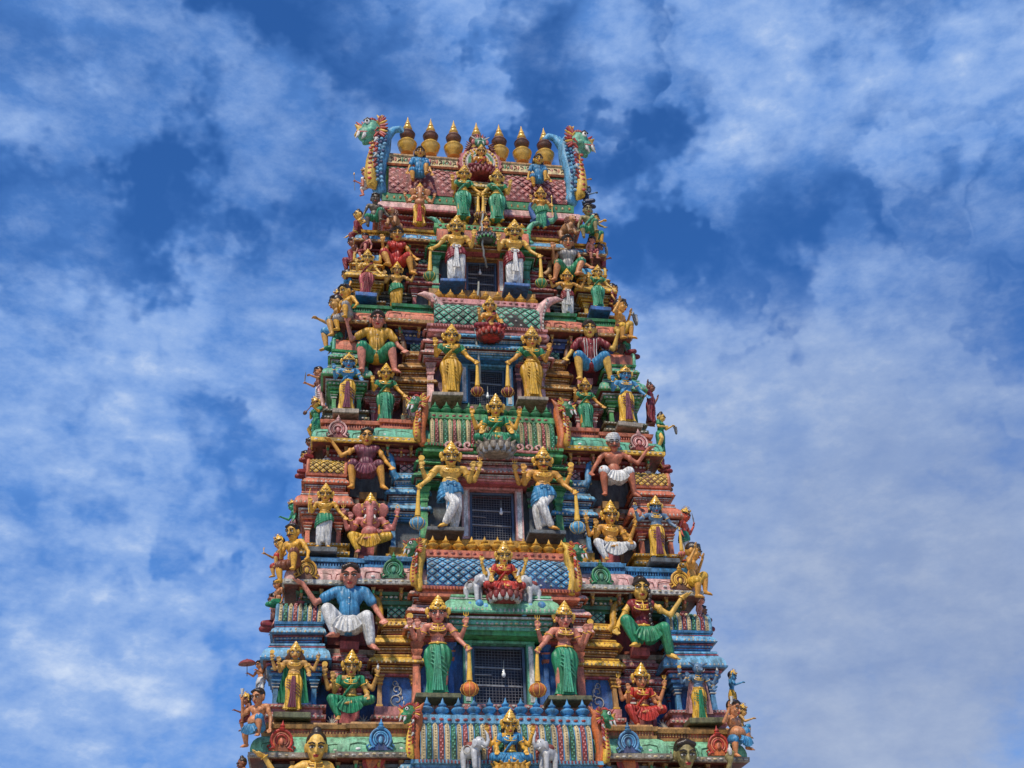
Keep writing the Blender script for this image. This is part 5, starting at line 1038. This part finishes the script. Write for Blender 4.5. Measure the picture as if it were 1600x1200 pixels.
L('woman in green dress playing a lute at left edge', (490,690,492,621,1.5), 'run', ('fold','fwd'), 'skin_gold', ('skirt','c_green'), ('shirt','c_green'), sex='f', crown='small', props=(('sitar',1),), rz=-50)
L('dark-haired head looking left beside left salmon dome', (478,745,476,704,2.0), 'kneel', ('down','down'), 'skin_gold', ('legs','c_maroon'), ('shirt','c_maroon'), crown=None, hair='short')
L('green-skinned figure in plum cloth at left edge beside salmon pavilion', (463,850,462,780,1.5), 'stand', ('fwd','down'), 'skin_green', ('skirt','c_plum'), crown='small')
L('golden crouching moustached man with dark cap at left edge', (452,912,449,820,.35), 'squat', ('chest','knee'), 'skin_gold', ('shorts','c_brown'), crown=None, hair='short', mous=True, rz=-35)
L('black-haired man looking left beside lower left striped dome', (427,985,426,925,1.2), 'kneel', ('down','down'), 'skin_rose', ('legs','c_maroon'), ('shirt','c_brown'), crown=None, hair='short')
L('brown man holding a maroon umbrella at lower left edge', (411,1096,409,1032,1.0), 'stand', ('fwd','fwd'), 'skin_tan', ('dhoti','c_white','c_white'), crown=None, hair='short', props=(('umbrella',0),), rz=-55)
L('pot-bellied dwarf in blue cloth blowing a horn at lower left corner', (398,1168,396,1076,-.35), 'squat', ('high','down'), 'skin_tan', ('shorts','c_blue','c_blue','c_blue'), crown=None, hair='short', belly=.06, rz=-35, props=(('horn',0),), build=1.1)
L('black-haired head at the bottom left corner of the tower', (377,1250,374,1180,.2), 'spread', ('down','down'), 'skin_brown', ('legs','c_brown'), crown=None, hair='bun')
# right edge
L('small brown woman below the right beast head', (911,304,909,272,2.9), 'squat', ('fwd','knee'), 'skin_ochre', ('shorts','c_brown'), crown=None, rz=80)
L('dark blue cloaked figure below the right roof eave corner', (916,322,920,292,2.6), 'kneel', ('fwd','knee'), 'skin_slate', ('legs','c_navy'), ('shirt','c_navy'), crown=None, hair='short', rz=70)
L('golden figure with curled trunk-like staff at upper right edge', (932,386,929,336,2.4), 'squat', ('fwd','knee'), 'skin_gold', ('shorts','c_green'), crown=None, hair='short', rz=60, props=(('snake',1),))
L('maroon figure at upper right corner above a jutting spear', (938,424,937,380,2.6), 'squat', ('down','fwd'), 'skin_brown', ('legs','c_maroon'), ('shirt','c_maroon'), crown=None, rz=80)
L('small woman in maroon looking right beside yellow pavilion', (960,482,960,444,2.2), 'kneel', ('down','fwd'), 'skin_gold', ('legs','c_maroon'), ('shirt','c_maroon'), sex='f', crown=None, rz=80)
L('golden man drinking from a cup with a grey snake at right edge', (973,538,973,470,1.5), 'squat', ('high','high'), 'skin_gold', ('shorts','c_yellow'), crown=None, hair='short', rz=50, props=(('snake',1),))
L('maroon figure with arm raised at right edge beside green pavilion', (1016,664,1011,598,2.2), 'stand', ('hold','hold'), 'skin_brown', ('skirt','c_maroon'), ('shirt','c_maroon'), crown=None, hair='bun', rz=60)
L('woman in green dress holding a grey snake at right edge', (1033,708,1033,645,1.5), 'run', ('fold','fwd'), 'skin_gold', ('skirt','c_green'), ('shirt','c_green'), sex='f', crown=None, hair='bun', rz=50, props=(('snake',1),))
L('dark head looking right beside right salmon dome', (1038,765,1038,728,2.0), 'kneel', ('down','down'), 'skin_brown', ('legs','c_brown'), ('shirt','c_brown'), crown=None, hair='short', rz=80)
L('red-skinned warrior in green dhoti raising a sword at right edge', (1066,880,1066,793,1.3), 'stand', ('down','hold'), 'skin_red', ('dhoti','c_white','c_green'), crown='small', rz=60, props=(('sword',1),))
L('golden crouching man with hands at mouth at right edge', (1089,940,1083,849,.4), 'squat', ('high','high'), 'skin_gold', ('shorts','c_yellow'), crown=None, hair='short', rz=60)
L('black-haired head looking right beside lower right striped dome', (1098,990,1100,945,1.2), 'kneel', ('down','down'), 'skin_brown', ('legs','c_maroon'), ('shirt','c_black'), crown=None, hair='short', rz=80)
L('blue-skinned four-armed figure with gold cloth at lower right edge', (1143,1118,1140,1045,1.0), 'stand', ('fwd','hold'), 'skin_blue', ('skirt','c_yellow'), crown='small', rz=70, backarms=HH, props=(('conch',1),))
L('pot-bellied dwarf in blue cloth blowing a horn at lower right corner', (1154,1186,1149,1094,-.35), 'squat', ('high','down'), 'skin_tan', ('shorts','c_blue','c_blue','c_blue'), crown=None, hair='short', belly=.06, rz=40, props=(('horn',0),), build=1.1)
# more figures packed along the edges
L('rose-skinned crouching figure under the upper left corner lion', (569,404,568,366,2.2), 'squat', ('knee','down'), 'skin_rose', ('shorts','c_maroon'), crown=None, rz=-40)
L('red-faced bearded crouching figure behind golden man at left edge', (530,505,527,452,2.4), 'squat', ('chest','knee'), 'skin_pink', ('shorts','c_green'), crown='small', rz=-70)
L('green-clothed figure with trailing leg below golden man at left edge', (524,548,522,510,1.9), 'kneel', ('down','down'), 'skin_dark', ('legs','c_green'), ('shirt','c_green'), crown=None, hair='short', rz=-60)
L('maroon-robed seated figure below the green lute player', (484,722,482,684,1.5), 'kneel', ('down','knee'), 'skin_brown', ('legs','c_maroon'), ('shirt','c_maroon'), crown=None, rz=-60)
L('ochre figure with small trident behind golden crouching man at left', (437,900,433,835,1.0), 'squat', ('fwd','knee'), 'skin_ochre', ('shorts','c_red'), crown='small', rz=-60, props=(('trident',0),))
L('small seated figure below left blue and white eave', (433,948,431,905,.8), 'kneel', ('down','down'), 'skin_tan', ('legs','c_green'), crown=None, rz=-60)
L('ochre crouching figure behind the horn-blowing dwarf at lower left', (386,1140,383,1080,.3), 'squat', ('fwd','knee'), 'skin_brown', ('shorts','c_maroon'), crown='small', rz=-70)
L('brown seated figure under the upper right corner lion', (926,410,925,372,2.2), 'squat', ('down','knee'), 'skin_rose', ('shorts','c_maroon'), crown=None, rz=40)
L('dark green seated figure below the drinking man at right edge', (984,560,982,522,1.9), 'kneel', ('down','down'), 'skin_dark', ('legs','c_maroon'), ('shirt','c_green'), crown=None, hair='short', rz=60)
L('maroon seated figure below the snake holding woman at right', (1036,738,1036,702,1.6), 'kneel', ('down','knee'), 'skin_gold', ('legs','c_maroon'), ('shirt','c_maroon'), crown=None, rz=60)
L('small green-clothed figure below the red-skinned warrior', (1075,905,1073,862,1.4), 'kneel', ('down','down'), 'skin_green', ('legs','c_white'), crown='small', rz=60)
L('rose figure under the right blue and white eave corner', (1096,972,1095,930,.9), 'kneel', ('down','down'), 'skin_rose', ('legs','c_maroon'), crown=None, rz=60)
L('ochre crouching figure behind the horn-blowing dwarf at lower right', (1163,1160,1160,1098,.4), 'squat', ('fwd','knee'), 'skin_ochre', ('shorts','c_blue'), crown='small', rz=70)
# beast heads at the ends of the barrel roofs
S = 'beast heads at the ends of the barrel roofs'
at_beast('barrel_beast', 'orange beast with green head at left end of the lowest barrel roof', 655, 1185, 643, 1098, -.48, -1, 'orange', 'green', 'red', 'gold', 'rose', .95, 'yellow', group=S, horn=False, tail=False)
at_beast('barrel_beast', 'orange beast with green head at right end of the lowest barrel roof', 934, 1192, 938, 1105, -.48, 1, 'orange', 'green', 'red', 'gold', 'rose', .95, 'yellow', group=S, horn=False, tail=False)
at_beast('barrel_beast', 'yellow-bodied beast with green head at left end of blue diamond barrel roof', 660, 918, 648, 842, .10, -1, 'yellow', 'green', 'red', 'gold', 'orange', .95, 'gold', group=S, horn=False, tail=False)
at_beast('barrel_beast', 'yellow-bodied beast with green head at right end of blue diamond barrel roof', 892, 925, 893, 848, .10, 1, 'yellow', 'green', 'red', 'gold', 'orange', .95, 'gold', group=S, horn=False, tail=False)
at_beast('barrel_beast', 'red-bodied beast with yellow beak at left end of the striped barrel roof', 664, 692, 654, 618, .70, -1, 'orange', 'green', 'red', 'yellow', 'yellow', .9, 'gold', group=S, horn=False, tail=False)
at_beast('barrel_beast', 'red-bodied beast with yellow beak at right end of the striped barrel roof', 878, 698, 874, 625, .70, 1, 'orange', 'green', 'red', 'yellow', 'yellow', .9, 'gold', group=S, horn=False, tail=False)
def curl(name, label, px, py0, py1, Y, s, c, c2, group):
    x, z0 = P(px, py0, Y); _, z1 = P(px, py1, Y); h = z1-z0; root = empty(name, (x, Y, z0)); g = MB()
    pts = [(0, 0, 0), (.10, 0, .12), (.13, -.02, .32), (.10, -.02, .55), (.02, -.02, .75), (-.12, -.02, .90), (-.28, -.02, .97), (-.42, -.02, .96)]; rr = [.06, .11, .115, .11, .105, .095, .07, .02]
    for i in range(len(pts)-1): g.cap([-s*pts[i][0]*h, pts[i][1]*h, pts[i][2]*h], [-s*pts[i+1][0]*h, pts[i+1][1]*h, pts[i+1][2]*h], rr[i]*h, rr[i+1]*h, c, (12, 8))
    g.ell((-s*.03*h, -.02*h, -.02*h), (.13*h, .1*h, .10*h), c, (12, 8))
    sculpt(g, 'body', root, .016, 1); g = MB()
    for i in range(9): t = i/8; g.ell((s*(-.02+.13*t*t)*h-s*.03*h, -.125*h, (.12+.75*t)*h), (.022*h, .02*h, .04*h), c2, (6, 4))
    g.build('spine_scales', root); tag(root, label, 'statue', group)
S2 = 'curled trunks at the ends of the upper barrel roofs'
curl('curled_trunk', 'pink curled trunk at left end of the green diamond barrel roof', 683, 520, 460, 1.45, -1, 'palepink', 'pearl', S2)
curl('curled_trunk', 'pink curled trunk at right end of the green diamond barrel roof', 851, 528, 466, 1.45, 1, 'palepink', 'pearl', S2)
curl('curled_trunk', 'green curled trunk left of the topmost window canopy', 684, 372, 341, 2.05, -1, 'mint', 'green', S2)
curl('curled_trunk', 'green curled trunk right of the topmost window canopy', 830, 380, 347, 2.05, 1, 'mint', 'green', S2)
# animals
def quad(name, label, px, py0, py1, Y, s, kind, rz, cat, group=None):
    x, z0 = P(px, py0, Y); _, z1 = P(px, py1, Y); h = z1-z0; root = empty(name, (x, Y, z0), rz); g = MB(); c = 'tan'
    if kind == 'elephant':
        c = 'elephantgrey'
        g.ell((0, 0, .50), (.27, .17, .20), c, (16, 10)); g.ell((.27, 0, .66), (.15, .135, .16), c, (16, 10)); g.ell((.25, 0, .76), (.09, .11, .07), c)
        for xx, yy in ((-.16, -.09), (-.16, .09), (.16, -.09), (.16, .09)): g.cap((xx, yy, .42), (xx+.02, yy, .06), .085, .065, c, (10, 6))
        tr = [(.38, 0, .62), (.47, 0, .58), (.52, 0, .68), (.50, 0, .82), (.44, 0, .94), (.46, 0, 1.0)]
        for i in range(5): g.cap(tr[i], tr[i+1], .065-.009*i, .056-.009*i, c)
        for q in (-1, 1): g.ell((.20, q*.15, .64), (.085, .022, .12), c, (10, 6))
        g.tube([(-.26, 0, .6), (-.31, 0, .45), (-.32, 0, .3)], [.018, .015, .012], c); z_e = .72; xe = .36; ye = .09
    else:
        g.ell((-.05, 0, .42), (.34, .16, .19), c, (16, 10)); g.ell((.26, 0, .60), (.13, .12, .14), c, (16, 10)); g.ell((.37, 0, .53), (.09, .08, .075), c)
        for q in (-1, 1): g.cap((.16, q*.11, .35), (.24, q*.12, .08), .075, .055, c); g.cap((.24, q*.12, .06), (.36, q*.12, .05), .055, .045, c); g.cap((-.26, q*.11, .34), (-.18, q*.15, .12), .10, .07, c); g.cap((-.18, q*.15, .06), (-.04, q*.15, .05), .055, .045, c)
        g.tube([(-.36, 0, .45), (-.50, 0, .5), (-.56, 0, .66)], [.03, .025, .03], c); z_e = .64; xe = .36; ye = .06
    sculpt(g, 'body', root, .02, 2); d = MB()
    for q in (-1, 1): d.ell((xe, q*ye, z_e), (.022, .018, .02), 'eyewhite', (8, 4)); d.ell((xe+.014, q*ye*1.08, z_e), (.012, .012, .012), 'black', (6, 4))
    d.build('eyes', root); d = MB()
    if kind == 'elephant':
        for q in (-1, 1): d = MB(); d.tube([(.36, q*.07, .56), (.45, q*.09, .50), (.52, q*.08, .54)], [.022, .018, .006], 'white'); d.build('tusk', root)
        d = MB(); d.ell((0, 0, .60), (.16, .178, .12), 'maroon', (16, 10)); d.tube([(.10*math.cos(a), -.175, .50+.10*math.sin(a)) for a in [PI*i/8 for i in range(17)]], .012, 'pearl', 6); d.build('saddle_cloth', root)
    else:
        for i in range(18):
            a = 2*PI*i/18; d.cap((.20, .10*math.cos(a), .58+.11*math.sin(a)), (.12, .19*math.cos(a), .55+.20*math.sin(a)), .045, .03, 'c_brown', (8, 4))
        d.build('mane', root); d = MB(); d.ell((.455, 0, .56), (.018, .03, .02), 'black', (8, 4)); d.tube([(.40, -.05, .49), (.455, 0, .475), (.40, .05, .49)], .012, 'lip', 6); d.build('muzzle', root)
    root.scale = (h, h, h); tag(root, label, cat, group); return root
mat('elephantgrey', (.50, .51, .52), rough=.35, dirt=.3)
quad('elephant_statue', 'pale elephant with raised trunk left of red-clad goddess', 739, 944, 890, .0, 1, 'elephant', D2(-35), 'statue', 'elephants beside the lotus goddesses')
quad('elephant_statue', 'pale elephant with raised trunk right of red-clad goddess', 832, 948, 893, .0, 1, 'elephant', D2(215), 'statue', 'elephants beside the lotus goddesses')
quad('elephant_statue', 'grey elephant left of blue-clad goddess at bottom of photo', 735, 1205, 1142, -.65, 1, 'elephant', D2(-35), 'statue', 'elephants beside the lotus goddesses')
quad('elephant_statue', 'grey elephant right of blue-clad goddess at bottom of photo', 858, 1207, 1146, -.65, 1, 'elephant', D2(215), 'statue', 'elephants beside the lotus goddesses')
quad('lion_statue', 'brown maned lion lying under the left roof eave', 615, 360, 322, 2.0, 1, 'lion', D2(-115), 'statue')
quad('lion_statue', 'brown maned lion lying under the right roof eave', 888, 372, 334, 2.0, 1, 'lion', D2(-65), 'statue')
for px, py in ((738, 947), (833, 952)):
    x, z = P(px, py, .0); g = MB(); rnd = random.Random(px)
    for i in range(26): g.ell((x+rnd.uniform(-.28, .28), rnd.uniform(-.14, .12), z-.03+rnd.uniform(-.08, .07)), [rnd.uniform(.05, .11)]*3, ('paleblue', 'skyblue', 'blue')[i % 3], (10, 6))
    tag(g.build('cloud_pedestal'), 'pale blue lumpy plinth under the %s white elephant' % ('left' if px < 780 else 'right'), 'plinth')
# arch with a face above the small golden goddess
x, z = P(751, 268, 2.42); root = empty('crowning_arch', (x, 2.42, z)); g = MB()
def disc(r, y0, y1, c, cz=.42, flame=0): g.prism([(r*(1+flame*(i % 2))*math.cos(a), cz+r*(1+flame*(i % 2))*math.sin(a)) for i, a in enumerate([2*PI*i/40 for i in range(40)])], y0, y1, c)
disc(.66, .06, .22, 'rose', flame=.09); disc(.60, .03, .20, 'palepink'); disc(.46, .0, .18, 'pearl'); disc(.40, -.02, .18, 'green'); disc(.31, -.04, .18, 'pearl'); disc(.25, -.06, .18, 'royal'); 
for i in range(26): a = 2*PI*i/26; g.ell((.53*math.cos(a), .01, .42+.53*math.sin(a)), (.045, .03, .045), 'yellow', (6, 4))
g.build('arch_rings', root); g = MB(); g.ell((0, 0, 1.22), (.20, .14, .17), 'mint', (16, 10)); g.ell((0, -.10, 1.14), (.13, .10, .08), 'mint', (12, 8)); g.ell((0, -.15, 1.22), (.05, .06, .05), 'green')
for q in (-1, 1): g.ell((q*.21, 0, 1.24), (.08, .05, .12), 'rose'); g.cap((q*.16, -.02, 1.34), (q*.30, -.02, 1.46), .04, .012, 'pearl')
g.build('monster_face', root); g = MB()
for q in (-1, 1): g.ell((q*.085, -.12, 1.28), (.045, .035, .045), 'eyewhite', (10, 6)); g.ell((q*.085, -.15, 1.28), (.022, .018, .022), 'black', (8, 4)); g.tube([(q*.07, -.17, 1.12), (q*.085, -.19, 1.04), (q*.10, -.18, .98)], [.03, .022, .005], 'white')
g.build('eyes_and_fangs', root); g = MB()
for i in range(7): a = PI*(i/6); g.cap((.12*math.cos(a), 0, 1.34+.05*math.sin(a)), (.20*math.cos(a), .02, 1.42+.20*math.sin(a)), .05, .015, 'darkred' if i % 2 else 'red')
for q in (-1, 1): 
    for i in range(4): g.cap((q*(.30+.03*i), .0, 1.10-.06*i), (q*(.44+.02*i), .02, 1.25-.10*i), .05, .012, 'darkred')
g.build('crest', root); root.scale = (.92, .92, .92); tag(root, 'round pink and green flame arch topped by a horned green face on the roof centre', 'ornament')
# yellow shrine below the arch
g = MB(); x, z = P(751, 300, 2.15); cornice(g, x-.58, x+.58, 2.24, 2.9, z-.15, z+.42, 1, ('yellow', 'cream', 'maroon', 'gold', 'cream'), reach=.12); g.box(x-.42, x+.42, 2.45, 2.9, z-.95, z-.14, 'darkred')
for q in (-.36, -.12, .12, .36): pilaster(g, x+q, .035, 2.28, 2.4, z-.93, z-.15, 'cream', 'gold')
g.build('roof_shrine', TOP)
# cables and bulbs
def cable(label, pts, Y=None):
    g = MB(); q = [];
    for px, py, yy in pts: x, z = P(px, py, yy); q.append(Vector((x, yy, z)))
    sm = [];
    for i in range(len(q)-1):
        a, b = q[i], q[i+1]
        for t in range(6): sm.append(a.lerp(b, t/6)+Vector((.012*math.sin(t+i*2), 0, .0)))
    sm.append(q[-1]); g.tube(sm, .028, 'rubber', 7); tag(g.build('power_cable'), label, 'cable')
cable('grey cable hanging over the topmost window canopy', [(754,330,1.9), (753,355,1.62), (754,380,1.6), (756,400,1.75), (761,418,2.1)])
cable('grey cable running down the blue canopy of the third window', [(748,440,2.2), (742,500,1.3), (744,530,1.25), (748,560,1.25), (751,600,1.55)])
for px, py, Y, lb in ((750,425,2.25,'small pale bulb hanging in the topmost window'), (783,799,1.05,'white bulb hanging in second window from below'), (787,1052,.45,'small clear bulb hanging in the lowest full window'), (762,618,1.65,'small dark bulb hanging in the third window from below')):
    x, z = P(px, py, Y); g = MB(); g.tube([(x, Y, z+.28), (x, Y, z+.06)], .008, 'rubber', 6); g.lathe((x, Y, z-.02), [(.02, .10), (.024, .05), (.03, .03), (.045, 0), (.045, -.03), (.03, -.06), (.005, -.075)][::-1], 'glassbulb', 12); tag(g.build('light_bulb'), lb, 'bulb')
# red leaf-shaped shields beside the bottom figures
for px, py, lb in ((578,1215,'red and orange leaf-shaped ornament left of the bottom goddess'), (987,1222,'red and orange leaf-shaped ornament right of the bottom goddess')):
    x, z = P(px, py, -.2); s = -1 if px < 780 else 1; g = MB(); out = [(x+.28*math.sin(t*PI)*(1-.45*t)*q+s*-.15*t, z+.75*t) for q, ts in ((1, [i/12 for i in range(13)]), (-1, [1-i/12 for i in range(1, 12)])) for t in ts]
    g.prism(out, -.25, -.17, 'red', 'darkred'); g.prism([(x+(a-x)*.6, z+.12+(b-z)*.72) for a, b in out], -.28, -.25, 'orange'); tag(g.build('leaf_ornament'), lb, 'ornament')

# dry weeds rooted in the mouldings, pink scroll crests beside the third goddess
def weeds(px, py, Y, label, n=26, r=.28, sd=1):
    x, z = P(px, py, Y); rnd = random.Random(sd); root = empty('dry_weed', (x, Y, z)); g = MB(); lf = MB()
    for i in range(n):
        a = rnd.uniform(0, 2*PI); p = A3(0, 0, 0); pts = [p]; d = A3(math.cos(a), -abs(rnd.gauss(0, .4)), math.sin(a)*.9)
        for j in range(5):
            d = d+A3(rnd.gauss(0, .45), rnd.gauss(0, .25), rnd.gauss(-.05, .45)); p = p+d/np.linalg.norm(d)*r*rnd.uniform(.18, .30); pts.append(p)
        g.tube(pts, [.012, .010, .009, .008, .006, .003], 'brown', 5)
        for q in pts[2:]: 
            if rnd.random() < .35: lf.ell(q, (rnd.uniform(.012, .03), .008, rnd.uniform(.012, .03)), ('olive', 'c_brown')[i % 2], (6, 4))
    g.build('stems', root); lf.build('leaves', root); tag(root, label, 'weed', 'dry weeds growing on the ledges')
weeds(640, 676, 1.25, 'tangle of dry brown weeds left of the striped barrel roof', 44, .42, 1)
weeds(648, 655, 1.25, 'dry twigs hanging beside the small dark green goddess on the left', 16, .25, 2)
weeds(905, 700, 1.25, 'few dry stems beside the white-turbaned man', 10, .2, 3)
g = MB()
for s_ in (-1, 1):
    for i in range(3):
        x = s_*(.62+.22*i); z = 14.62
        g.tube([(x+s_*.10*(1-.75*t/12)*math.cos(-PI/2+t*.52), .60, z+.11+.10*(1-.75*t/12)*math.sin(-PI/2+t*.52)) for t in range(13)], .030, 'palepink', 7)
    g.tube([(s_*.5, .61, z), (s_*.8, .61, z-.01), (s_*1.16, .61, z)], .035, 'pink', 7)
g.build('scroll_crest', TOBJ[1])
# white flower reliefs beside the lower seated goddesses
for s_ in (-1, 1):
    g = MB()
    for dx in (-.30, .34):
        for i in range(7): a = PI*(i+.0)/6; g.tube([(s_*3.17+dx, .60, 8.10), (s_*3.17+dx+.07*math.cos(a), .59, 8.16+.08*math.sin(a)), (s_*3.17+dx+.15*math.cos(a), .60, 8.16+.17*math.sin(a))], [.010, .018, .006], 'pearl', 5)
    g.build('flower_relief', TOBJ[0])


flush_sculpts()

# ------------------------------------------------------------------ sky and sun
SUN_EL, SUN_AZ = math.radians(52), math.radians(-28)       # azimuth measured from -Y (in front of the tower) towards -X
sd = Vector((math.sin(SUN_AZ)*math.cos(SUN_EL), -math.cos(SUN_AZ)*math.cos(SUN_EL), math.sin(SUN_EL)))
ld = bpy.data.lights.new('sun', 'SUN'); lo = bpy.data.objects.new('sun', ld); col.objects.link(lo)
ld.energy = 3.7; ld.angle = math.radians(4); ld.color = (1.0, .90, .74)
lo.rotation_euler = sd.to_track_quat('Z', 'Y').to_euler()
w = bpy.data.worlds.new('World'); scene.world = w; w.use_nodes = True
nt = w.node_tree; N = nt.nodes; L = nt.links; N.clear()
out = N.new('ShaderNodeOutputWorld'); bg = N.new('ShaderNodeBackground'); bg.inputs[1].default_value = .10; L.new(bg.outputs[0], out.inputs[0])
sky = N.new('ShaderNodeTexSky'); sky.sky_type = 'NISHITA'; sky.sun_disc = False; sky.sun_elevation = SUN_EL; sky.sun_rotation = math.atan2(sd.x, sd.y); sky.air_density = 1.0; sky.dust_density = .3; sky.ozone_density = 3.0
tc = N.new('ShaderNodeTexCoord')
def vm(op, a, b=None, sc=None):
    n = N.new('ShaderNodeVectorMath'); n.operation = op
    for i, q in enumerate((a, b)):
        if q is None: continue
        if isinstance(q, (tuple, list)): n.inputs[i].default_value = q
        else: L.new(q, n.inputs[i])
    if sc is not None: n.inputs['Scale'].default_value = sc
    return n
def mm(op, a, b=None, c=None, clamp=False):
    n = N.new('ShaderNodeMath'); n.operation = op; n.use_clamp = clamp
    for i, q in enumerate((a, b, c)):
        if q is None: continue
        if isinstance(q, (int, float)): n.inputs[i].default_value = q
        else: L.new(q, n.inputs[i])
    return n.outputs[0]
def noise(vec, sc, det, rough, dist=0., lac=2.0):
    n = N.new('ShaderNodeTexNoise'); n.inputs['Scale'].default_value = sc; n.inputs['Detail'].default_value = det; n.inputs['Roughness'].default_value = rough; n.inputs['Distortion'].default_value = dist; L.new(vec, n.inputs['Vector']); return n
dirv = vm('NORMALIZE', tc.outputs['Generated']).outputs[0]
warp = noise(dirv, 6.0, 5, .6); wv = vm('SCALE', vm('SUBTRACT', warp.outputs['Color'], (.5, .5, .5)).outputs[0], sc=.05).outputs[0]
wd = vm('ADD', dirv, wv).outputs[0]
# clear gaps (+) and cloud banks (-): bearing in the sky, reach in radians, weight
GAPS = [  # px, py, radius px, weight
 (470,110,150,1.0),(330,170,130,.7),(250,80,90,.5),(620,130,140,.7),(400,260,140,1.0),(180,270,120,.8),(60,330,110,.7),(110,370,100,.8),(330,300,110,.5),(560,40,60,.3),
 (1130,410,150,1.0),(1240,320,130,1.0),(1350,300,120,.7),(1180,480,90,.6),(960,330,80,.6),(1000,420,70,.7),(1000,180,110,.8),(930,150,80,.6),(870,20,60,.7),(1420,330,100,.6),(1530,470,70,.5),
 (440,440,130,.5),(80,130,60,.2),(250,740,80,.8),(380,790,80,.7),(200,1010,110,1.0),(420,700,80,.5),(60,840,80,.6),(330,1050,70,.5),(1470,590,80,.5),(1420,680,80,.4),(1110,990,60,.4),(1330,1130,60,.35),(1500,1120,90,.5),(1200,760,60,.3)]
BANKS = [(130,200,110,.6),(200,400,130,.9),(620,30,80,.3),(740,80,170,.9),(820,50,110,.5),(1200,60,190,1.0),(1420,130,170,.9),(1110,210,150,.7),(1550,60,80,.4),(1330,200,120,.5),(440,270,70,.7),(100,560,220,.9),(430,560,170,.7),(150,900,160,1.2),(250,860,130,.9),(120,1120,180,1.2),
 (1100,560,150,1.1),(1300,520,170,.7),(1200,800,330,1.3),(1450,900,260,1.1),(1000,620,100,.9),(1450,400,60,.5),(300,1130,140,.8),(30,30,130,.6),(1250,1080,220,.8)]
acc = None
for sgn, lst in ((1, GAPS), (-1, BANKS)):
    for px, py, rad, wt in lst:
        d = ray(px, py); dp = vm('DOT_PRODUCT', wd, tuple(float(q) for q in d)).outputs['Value']
        c = math.cos(rad*1.45/F_PX)
        mr = N.new('ShaderNodeMapRange'); mr.interpolation_type = 'SMOOTHSTEP'; mr.inputs[1].default_value = c; mr.inputs[2].default_value = 1.0; mr.inputs[3].default_value = 0; mr.inputs[4].default_value = wt*sgn
        L.new(dp, mr.inputs[0]); acc = mr.outputs[0] if acc is None else mm('ADD', acc, mr.outputs[0])
mp = N.new('ShaderNodeMapping'); mp.inputs['Rotation'].default_value = (.2, -.45, .3); mp.inputs['Scale'].default_value = (1.0, 1.0, 1.9); L.new(dirv, mp.inputs[0])
n1 = noise(mp.outputs[0], 7.5, 10, .60, .0); n2 = noise(mp.outputs[0], 19, 10, .66, .0); off_ = vm('ADD', mp.outputs[0], (.012, -.004, .022)).outputs[0]; n1b = noise(off_, 7.5, 10, .60, .0); n2b = noise(off_, 19, 10, .66, .0); rel = mm('ADD', mm('SUBTRACT', n1.outputs[0], n1b.outputs[0]), mm('MULTIPLY', mm('SUBTRACT', n2.outputs[0], n2b.outputs[0]), .5)); n3 = noise(dirv, 3.0, 6, .55)
f = mm('ADD', mm('ADD', mm('MULTIPLY', n1.outputs[0], 1.15), mm('MULTIPLY', n3.outputs[0], .75)), mm('MULTIPLY', n2.outputs[0], .55))
f = mm('ADD', f, mm('MULTIPLY', acc, -.33))
cov = N.new('ShaderNodeMapRange'); cov.interpolation_type = 'SMOOTHSTEP'; cov.inputs[1].default_value = .55; cov.inputs[2].default_value = 1.72; L.new(f, cov.inputs[0])
# cloud colour: thin blue-white veil, brighter where thick, greyer low on the right
r = N.new('ShaderNodeValToRGB'); e = r.color_ramp.elements
e[0].position = 0; e[0].color = (.11, .27, .66, 1); e[1].position = 1; e[1].color = (.60, .70, .87, 1)
q = r.color_ramp.elements.new(.5); q.color = (.28, .43, .75, 1)
den = mm('ADD', mm('MULTIPLY', mm('SUBTRACT', f, 1.0), .50), mm('MULTIPLY', mm('SUBTRACT', n2.outputs[0], .45), .55)); den = mm('ADD', den, mm('MULTIPLY', rel, .9)); L.new(den, r.inputs[0])
gd = ray(1500, 1100); gr = N.new('ShaderNodeMapRange'); gr.inputs[1].default_value = math.cos(.42); gr.inputs[2].default_value = .998; L.new(vm('DOT_PRODUCT', wd, tuple(float(t) for t in gd)).outputs['Value'], gr.inputs[0])
gm = N.new('ShaderNodeMix'); gm.data_type = 'RGBA'; gb = N.new('ShaderNodeValToRGB'); gb.color_ramp.elements[0].position = .40; gb.color_ramp.elements[0].color = (.24, .315, .50, 1); gb.color_ramp.elements[1].position = .68; gb.color_ramp.elements[1].color = (.38, .45, .60, 1); L.new(mm('ADD', mm('ADD', mm('MULTIPLY', n3.outputs[0], .8), mm('MULTIPLY', n1.outputs[0], .2)), mm('MULTIPLY', rel, .35)), gb.inputs[0]); L.new(gb.outputs[0], gm.inputs['B']); L.new(mm('MULTIPLY', gr.outputs[0], .85), gm.inputs['Factor']); L.new(r.outputs[0], gm.inputs['A'])
sc10 = vm('SCALE', gm.outputs['Result'], sc=10.0).outputs[0]
deep = vm('MULTIPLY', sky.outputs[0], (.34, .80, 1.38)).outputs[0]
mixs = N.new('ShaderNodeMix'); mixs.data_type = 'RGBA'; L.new(cov.outputs[0], mixs.inputs['Factor']); L.new(deep, mixs.inputs['A']); L.new(sc10, mixs.inputs['B'])
L.new(mixs.outputs['Result'], bg.inputs[0])

scene.view_settings.view_transform = 'Standard'; scene.view_settings.look = 'None'; scene.view_settings.exposure = .10; scene.view_settings.gamma = 1
scene.render.engine = 'CYCLES'; scene.cycles.max_bounces = 6
